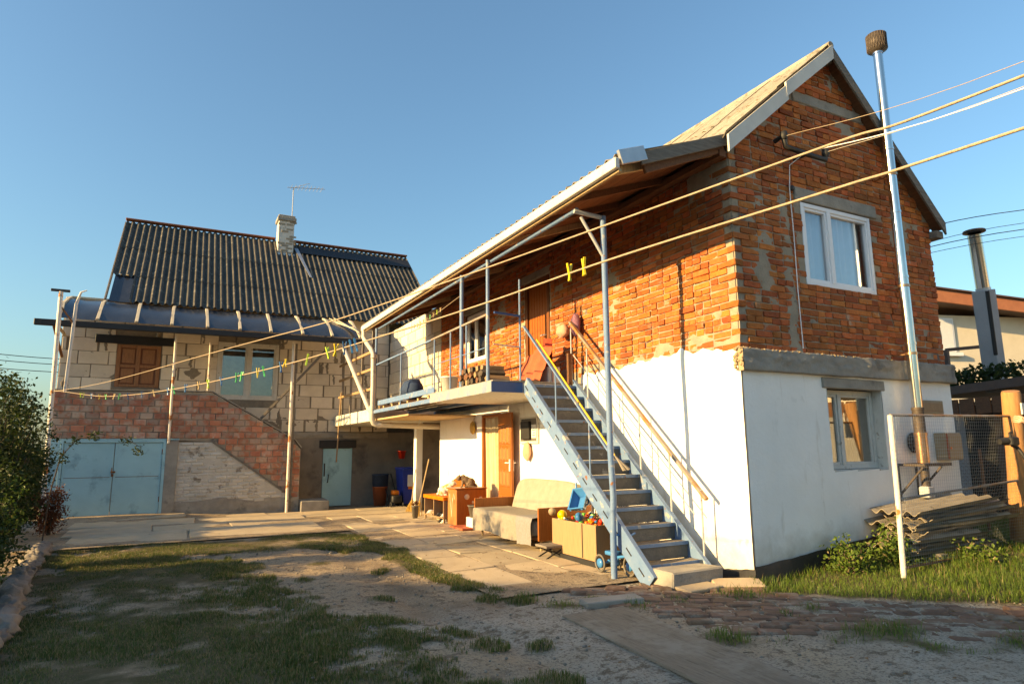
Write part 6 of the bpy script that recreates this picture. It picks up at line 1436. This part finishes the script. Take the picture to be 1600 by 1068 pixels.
VN = thing('roof_vine', 'dark leafy vine trailing on the shed roof edge', 'vine', vp + Vector((0, 0, 2.2)))
MB().tube(spline([vp + fo*.2 + Vector((0, 0, 2.2)), vp.lerp(vq, .3) + fo*.25 + Vector((0, 0, 2.42)), vp.lerp(vq, .6) + fo*.2 + Vector((0, 0, 2.3)), vq + fo*.25 + Vector((0, 0, 2.38))], 6), .015, 6).build('stem', 'bark', VN)
foliage('leaves', VN, [tuple(vp.lerp(vq, k/10) + fo*.25 + Vector((0, 0, 2.33))) + (.2, .2, .16) for k in range(11)], 1300, .09, 'leaf', seed=77)
RLn = thing('terrace_rail', 'dark timber railing on the shed roof terrace', 'railing', (8, 1.5, 2.3))
ta, tb = Vector((7.4, 1.9, 2.95)), Vector((8.4, 1.5, 3.05)); MB().bar(ta, tb, .06, .06).build('rail', 'browntrim', RLn)
for q in (ta, tb): MB().bar((q.x, q.y, 2.18), q, .07, .07).build('post', 'browntrim', RLn)
# neighbour's flue
NF = thing('neighbour_flue', 'steel chimney pipe with flat rain cap on a leaning grey masonry shaft', 'chimney', (7.15, 1.05, 2.2))
MB().tube([(6.905, .92, 3.80), (6.69, .845, 4.76)], .105, 20).build('pipe', 'steel', NF); MB().lathe((6.685, .84, 4.80), [(0, .05), (.165, .03), (.17, 0), (.1, -.01)], 20).build('rain_cap', 'soot', NF)
MB().tube([(6.91, .92, 3.78), (6.895, .918, 3.86)], .112, 20).build('collar', 'galv', NF)
b = MB(); lo, hi = Vector((7.22, 1.06, 2.1)), Vector((6.90, .92, 3.82)); b.bar(lo, hi, .27, .25, .01, up=(0, 1, 0)); b.build('shaft', 'greywall', NF)
MB().bar(lo.lerp(hi, .35) + Vector((-.10, -.10, 0)), lo.lerp(hi, .98) + Vector((-.09, -.10, 0)), .06, .10, .01).build('dark_strip', 'blacktar', NF)  # near-black bar along the upper part of the shaft
# ---------------------------------------------------------------- sunlit house across the lane (reflected in the gable window) and the neighbour whose gable shades the yard
def plain_house(name, label, x0, x1, y0, y1, ze, zr, wallm, ridge_x, wins):
    t = thing(name, label, 'house', ((x0 + x1)/2, (y0 + y1)/2, -.13)); MB().box((x0, y0, -.3), (x1, y1, ze)).build('wall', wallm, t)
    if ridge_x:
        ym = (y0 + y1)/2
        for x in (x0, x1 - .2): MB().prism([(x, y0, ze), (x, y1, ze), (x, ym, zr)], (.2, 0, 0)).build('gable', wallm, t)
        o = .35; k = (zr - ze)/((y1 - y0)/2)
        MB().prism([(x0 - o, y0 - o, ze - o*k + .05), (x1 + o, y0 - o, ze - o*k + .05), (x1 + o, ym, zr + .05), (x0 - o, ym, zr + .05)], (0, 0, .1)).build('roof', 'slate_dark', t)
        MB().prism([(x0 - o, y1 + o, ze - o*k + .05), (x1 + o, y1 + o, ze - o*k + .05), (x1 + o, ym, zr + .052), (x0 - o, ym, zr + .052)], (0, 0, .1)).build('roof', 'slate_dark', t)
    else:
        xm = (x0 + x1)/2
        for y in (y0, y1 - .2): MB().prism([(x0, y, ze), (x1, y, ze), (xm, y, zr)], (0, .2, 0)).build('gable', wallm, t)
        for xa in (x0, x1):
            MB().prism([(xa + (.4 if xa == x1 else -.4), y0 - .3, ze - .2), (xa + (.4 if xa == x1 else -.4), y1 + .3, ze - .2), (xm, y1 + .3, zr + .05), (xm, y0 - .3, zr + .05)], (0, 0, .1)).build('roof', 'slate_old', t)
    fx = FR((x1, 0, 0), (0, 1, 0), (1, 0, 0)) if ridge_x else FR((x0, 0, 0), (0, 1, 0), (-1, 0, 0))
    for (u0, u1, v0, v1) in wins: window(t, fx, u0, u1, v0, v1, [.5], 'pvcwhite', 'glass_dark', .03, .06, .03)
    return t
SHH = thing('shading_house', 'neighbour house with hipped roof to the west of the yard', 'house', (-26, -4, -.13))
MB().box((-29.5, -17.5, -.3), (-22.5, 4.5, 4.9)).build('wall', 'cream', SHH)
ra, rb2 = Vector((-26, -.5, 8.3)), Vector((-26, -12.5, 8.3)); e1, e2, e3, e4 = Vector((-22, 5.0, 4.8)), Vector((-30, 5.0, 4.8)), Vector((-30, -18, 4.8)), Vector((-22, -18, 4.8))
for poly in ([e4, e1, ra, rb2], [e1, e2, ra], [e2, e3, rb2, ra], [e3, e4, rb2]): MB().prism(poly, (0, 0, -.1)).build('roof_slope', 'slate_dark', SHH)
fx_ = FR((-22.5, 0, 0), (0, 1, 0), (1, 0, 0))
for u in (-10, -5, 0): window(SHH, fx_, u, u + 1.3, 1.2, 2.6, [.5], 'pvcwhite', 'glass_dark', .03, .06, .03)
plain_house('lane_house', 'cream house across the lane facing the evening sun', 15, 22, -19, -5.5, 4.2, 5.6, 'cream', False, [(-16, -14.8, 1.0, 2.3)])
# ---------------------------------------------------------------- person at the fence, only a raised arm in the picture
hx = Vector((3.42, -1.42, 0))
PB = (2.98, -1.62)      # standing place
gz = G(PB[0], PB[1]); px_, py_ = PB
def P(dx, dy, z): return (px_ + dx, py_ + dy, gz + z)
# shoulders lie along s, chest looks along c
s_ = Vector((.55, -.83, 0)); c_ = Vector((-.83, -.55, 0)) * -1
def Q(a, f, z, r): v = s_*a + c_*f; return (px_ + v.x, py_ + v.y, gz + z, r)
PS = thing('person', 'person in an olive jacket holding the log post and a small camera rig', 'person', (px_, py_, gz))
hand = Vector((2.70, -1.17, 1.50)); wrist = Vector((2.80, -1.27, 1.44)); elbow = Vector((2.98, -1.37, 1.27))
hand2 = Vector((2.86, -1.20, 1.03)); wrist2 = Vector((2.92, -1.27, .98)); elbow2 = Vector((3.08, -1.44, 1.0))
pel = Q(0, 0, .95, .13)
body = [[pel, Q(0, 0, 1.08, .125), Q(0, .0, 1.25, .14), Q(0, 0, 1.42, .12), Q(0, .01, 1.50, .06)],
        [Q(0, 0, 1.42, .12), Q(-.17, .01, 1.42, .065), (elbow.x, elbow.y, elbow.z, .048), (wrist.x, wrist.y, wrist.z, .036)],
        [Q(0, 0, 1.42, .12), Q(.17, .01, 1.42, .065), Q(.20, .10, 1.17, .05), (elbow2.x, elbow2.y, elbow2.z, .045), (wrist2.x, wrist2.y, wrist2.z, .036)]]
skin_body('jacket', 'olive', body, PS)
skin_body('trousers', 'jeans', [[Q(0, 0, .96, .125), Q(0, 0, .90, .12), Q(-.10, 0, .80, .09), Q(-.11, .02, .48, .062), Q(-.11, 0, .10, .05)], [Q(0, 0, .90, .12), Q(.10, 0, .80, .09), Q(.11, .02, .48, .062), Q(.11, 0, .10, .05)]], PS)
for a in (-.11, .11): skin_body('shoe', 'rubberblack', [[Q(a, -.02, .05, .045), Q(a, .10, .045, .045), Q(a, .19, .03, .03)]], PS)
skin_body('head', 'skin', [[Q(0, .01, 1.46, .055), Q(0, .02, 1.55, .052), Q(0, .03, 1.63, .075), Q(0, .03, 1.71, .088), Q(0, .02, 1.77, .06)], [Q(0, .03, 1.63, .075), Q(0, .105, 1.66, .02), Q(0, .12, 1.645, .012)], [Q(0, .03, 1.71, .088), Q(.085, .02, 1.67, .016)], [Q(0, .03, 1.71, .088), Q(-.085, .02, 1.67, .016)]], PS)
MB().ball(Q(0, .0, 1.735, 0)[:3], .105, 18, 12, (1, 1, .9), None, .08, 3).build('hair', 'hair', PS)
def handmesh(w, h, grip, r=.0085):
    """palm with four curled fingers and a thumb round the point grip"""
    w = Vector(w); h = Vector(h); d = (h - w).normalized(); side = d.cross(Vector((0, 0, 1))).normalized(); up = side.cross(d)
    ch = []; palm = w + d*.06
    ch.append([(*w, .026), (*(w + d*.035), .028), (*palm, .030)])
    for k, (o, L) in enumerate(((.030, .075), (.010, .085), (-.011, .078), (-.030, .062))):
        a = palm + up*o; b1 = a + d*L*.5 + side*.012; b2 = b1 + d*L*.18 + side*.030; b3 = b2 - d*.012 + side*.024
        ch.append([(*palm, .030), (*(a + d*.014), .013), (*b1, .0105), (*b2, .0095), (*b3, .008)])
    t0 = w + d*.03 + up*.028; t1 = t0 + d*.028 + up*.016 + side*.028; t2 = t1 + d*.026 + side*.02
    ch.append([(*(w + d*.035), .028), (*t0, .014), (*t1, .011), (*t2, .009)])
    return ch
skin_body('hand', 'skin', handmesh(wrist, hand, None), PS); skin_body('hand', 'skin', handmesh(wrist2, hand2, None), PS)
CR = thing('camera_rig', 'small black video camera on a handheld stabiliser', 'camera', (2.78, -1.13, 1.1))
MB().box((2.70, -1.16, 1.20), (2.84, -1.06, 1.29), .012).build('camera_body', 'rubberblack', CR); MB().tube([(2.71, -1.11, 1.245), (2.62, -1.07, 1.24)], .032, 14).build('lens', 'rubberblack', CR)
MB().tube(spline([(2.80, -1.10, 1.20), (2.86, -1.12, 1.17), (2.86, -1.16, 1.10), (2.90, -1.20, .95)], 5), .018, 8).build('grip', 'rubberblack', CR); MB().tube([(2.90, -1.2, .95), (2.92, -1.22, .86)], .016, 8).build('handle', 'toywhite', CR)
MB().tube([(2.76, -1.11, 1.29), (2.76, -1.11, 1.33), (2.80, -1.11, 1.34)], .014, 8).build('microphone', 'rubberblack', CR)

# far power pole and wires left of the block house
FP = thing('power_pole', 'distant wooden power pole behind the dark bushes', 'pole', (-17.5, 34, -.13)); MB().tube([(-17.5, 34, -.3), (-17.5, 34, 6.6)], .11, 8).build('shaft', 'bark', FP); MB().bar((-18.2, 34, 6.2), (-16.8, 34, 6.2), .1, .1).build('crossarm', 'bark', FP)
for i, z in enumerate((6.3, 6.0, 5.6)): cable([(-17.5, 34, z), (-12, 35.5, z - .25), (-6, 37, z - .1)], .02, 'rubberblack', ('upper', 'middle', 'lower')[i] + ' wire running from the distant power pole')
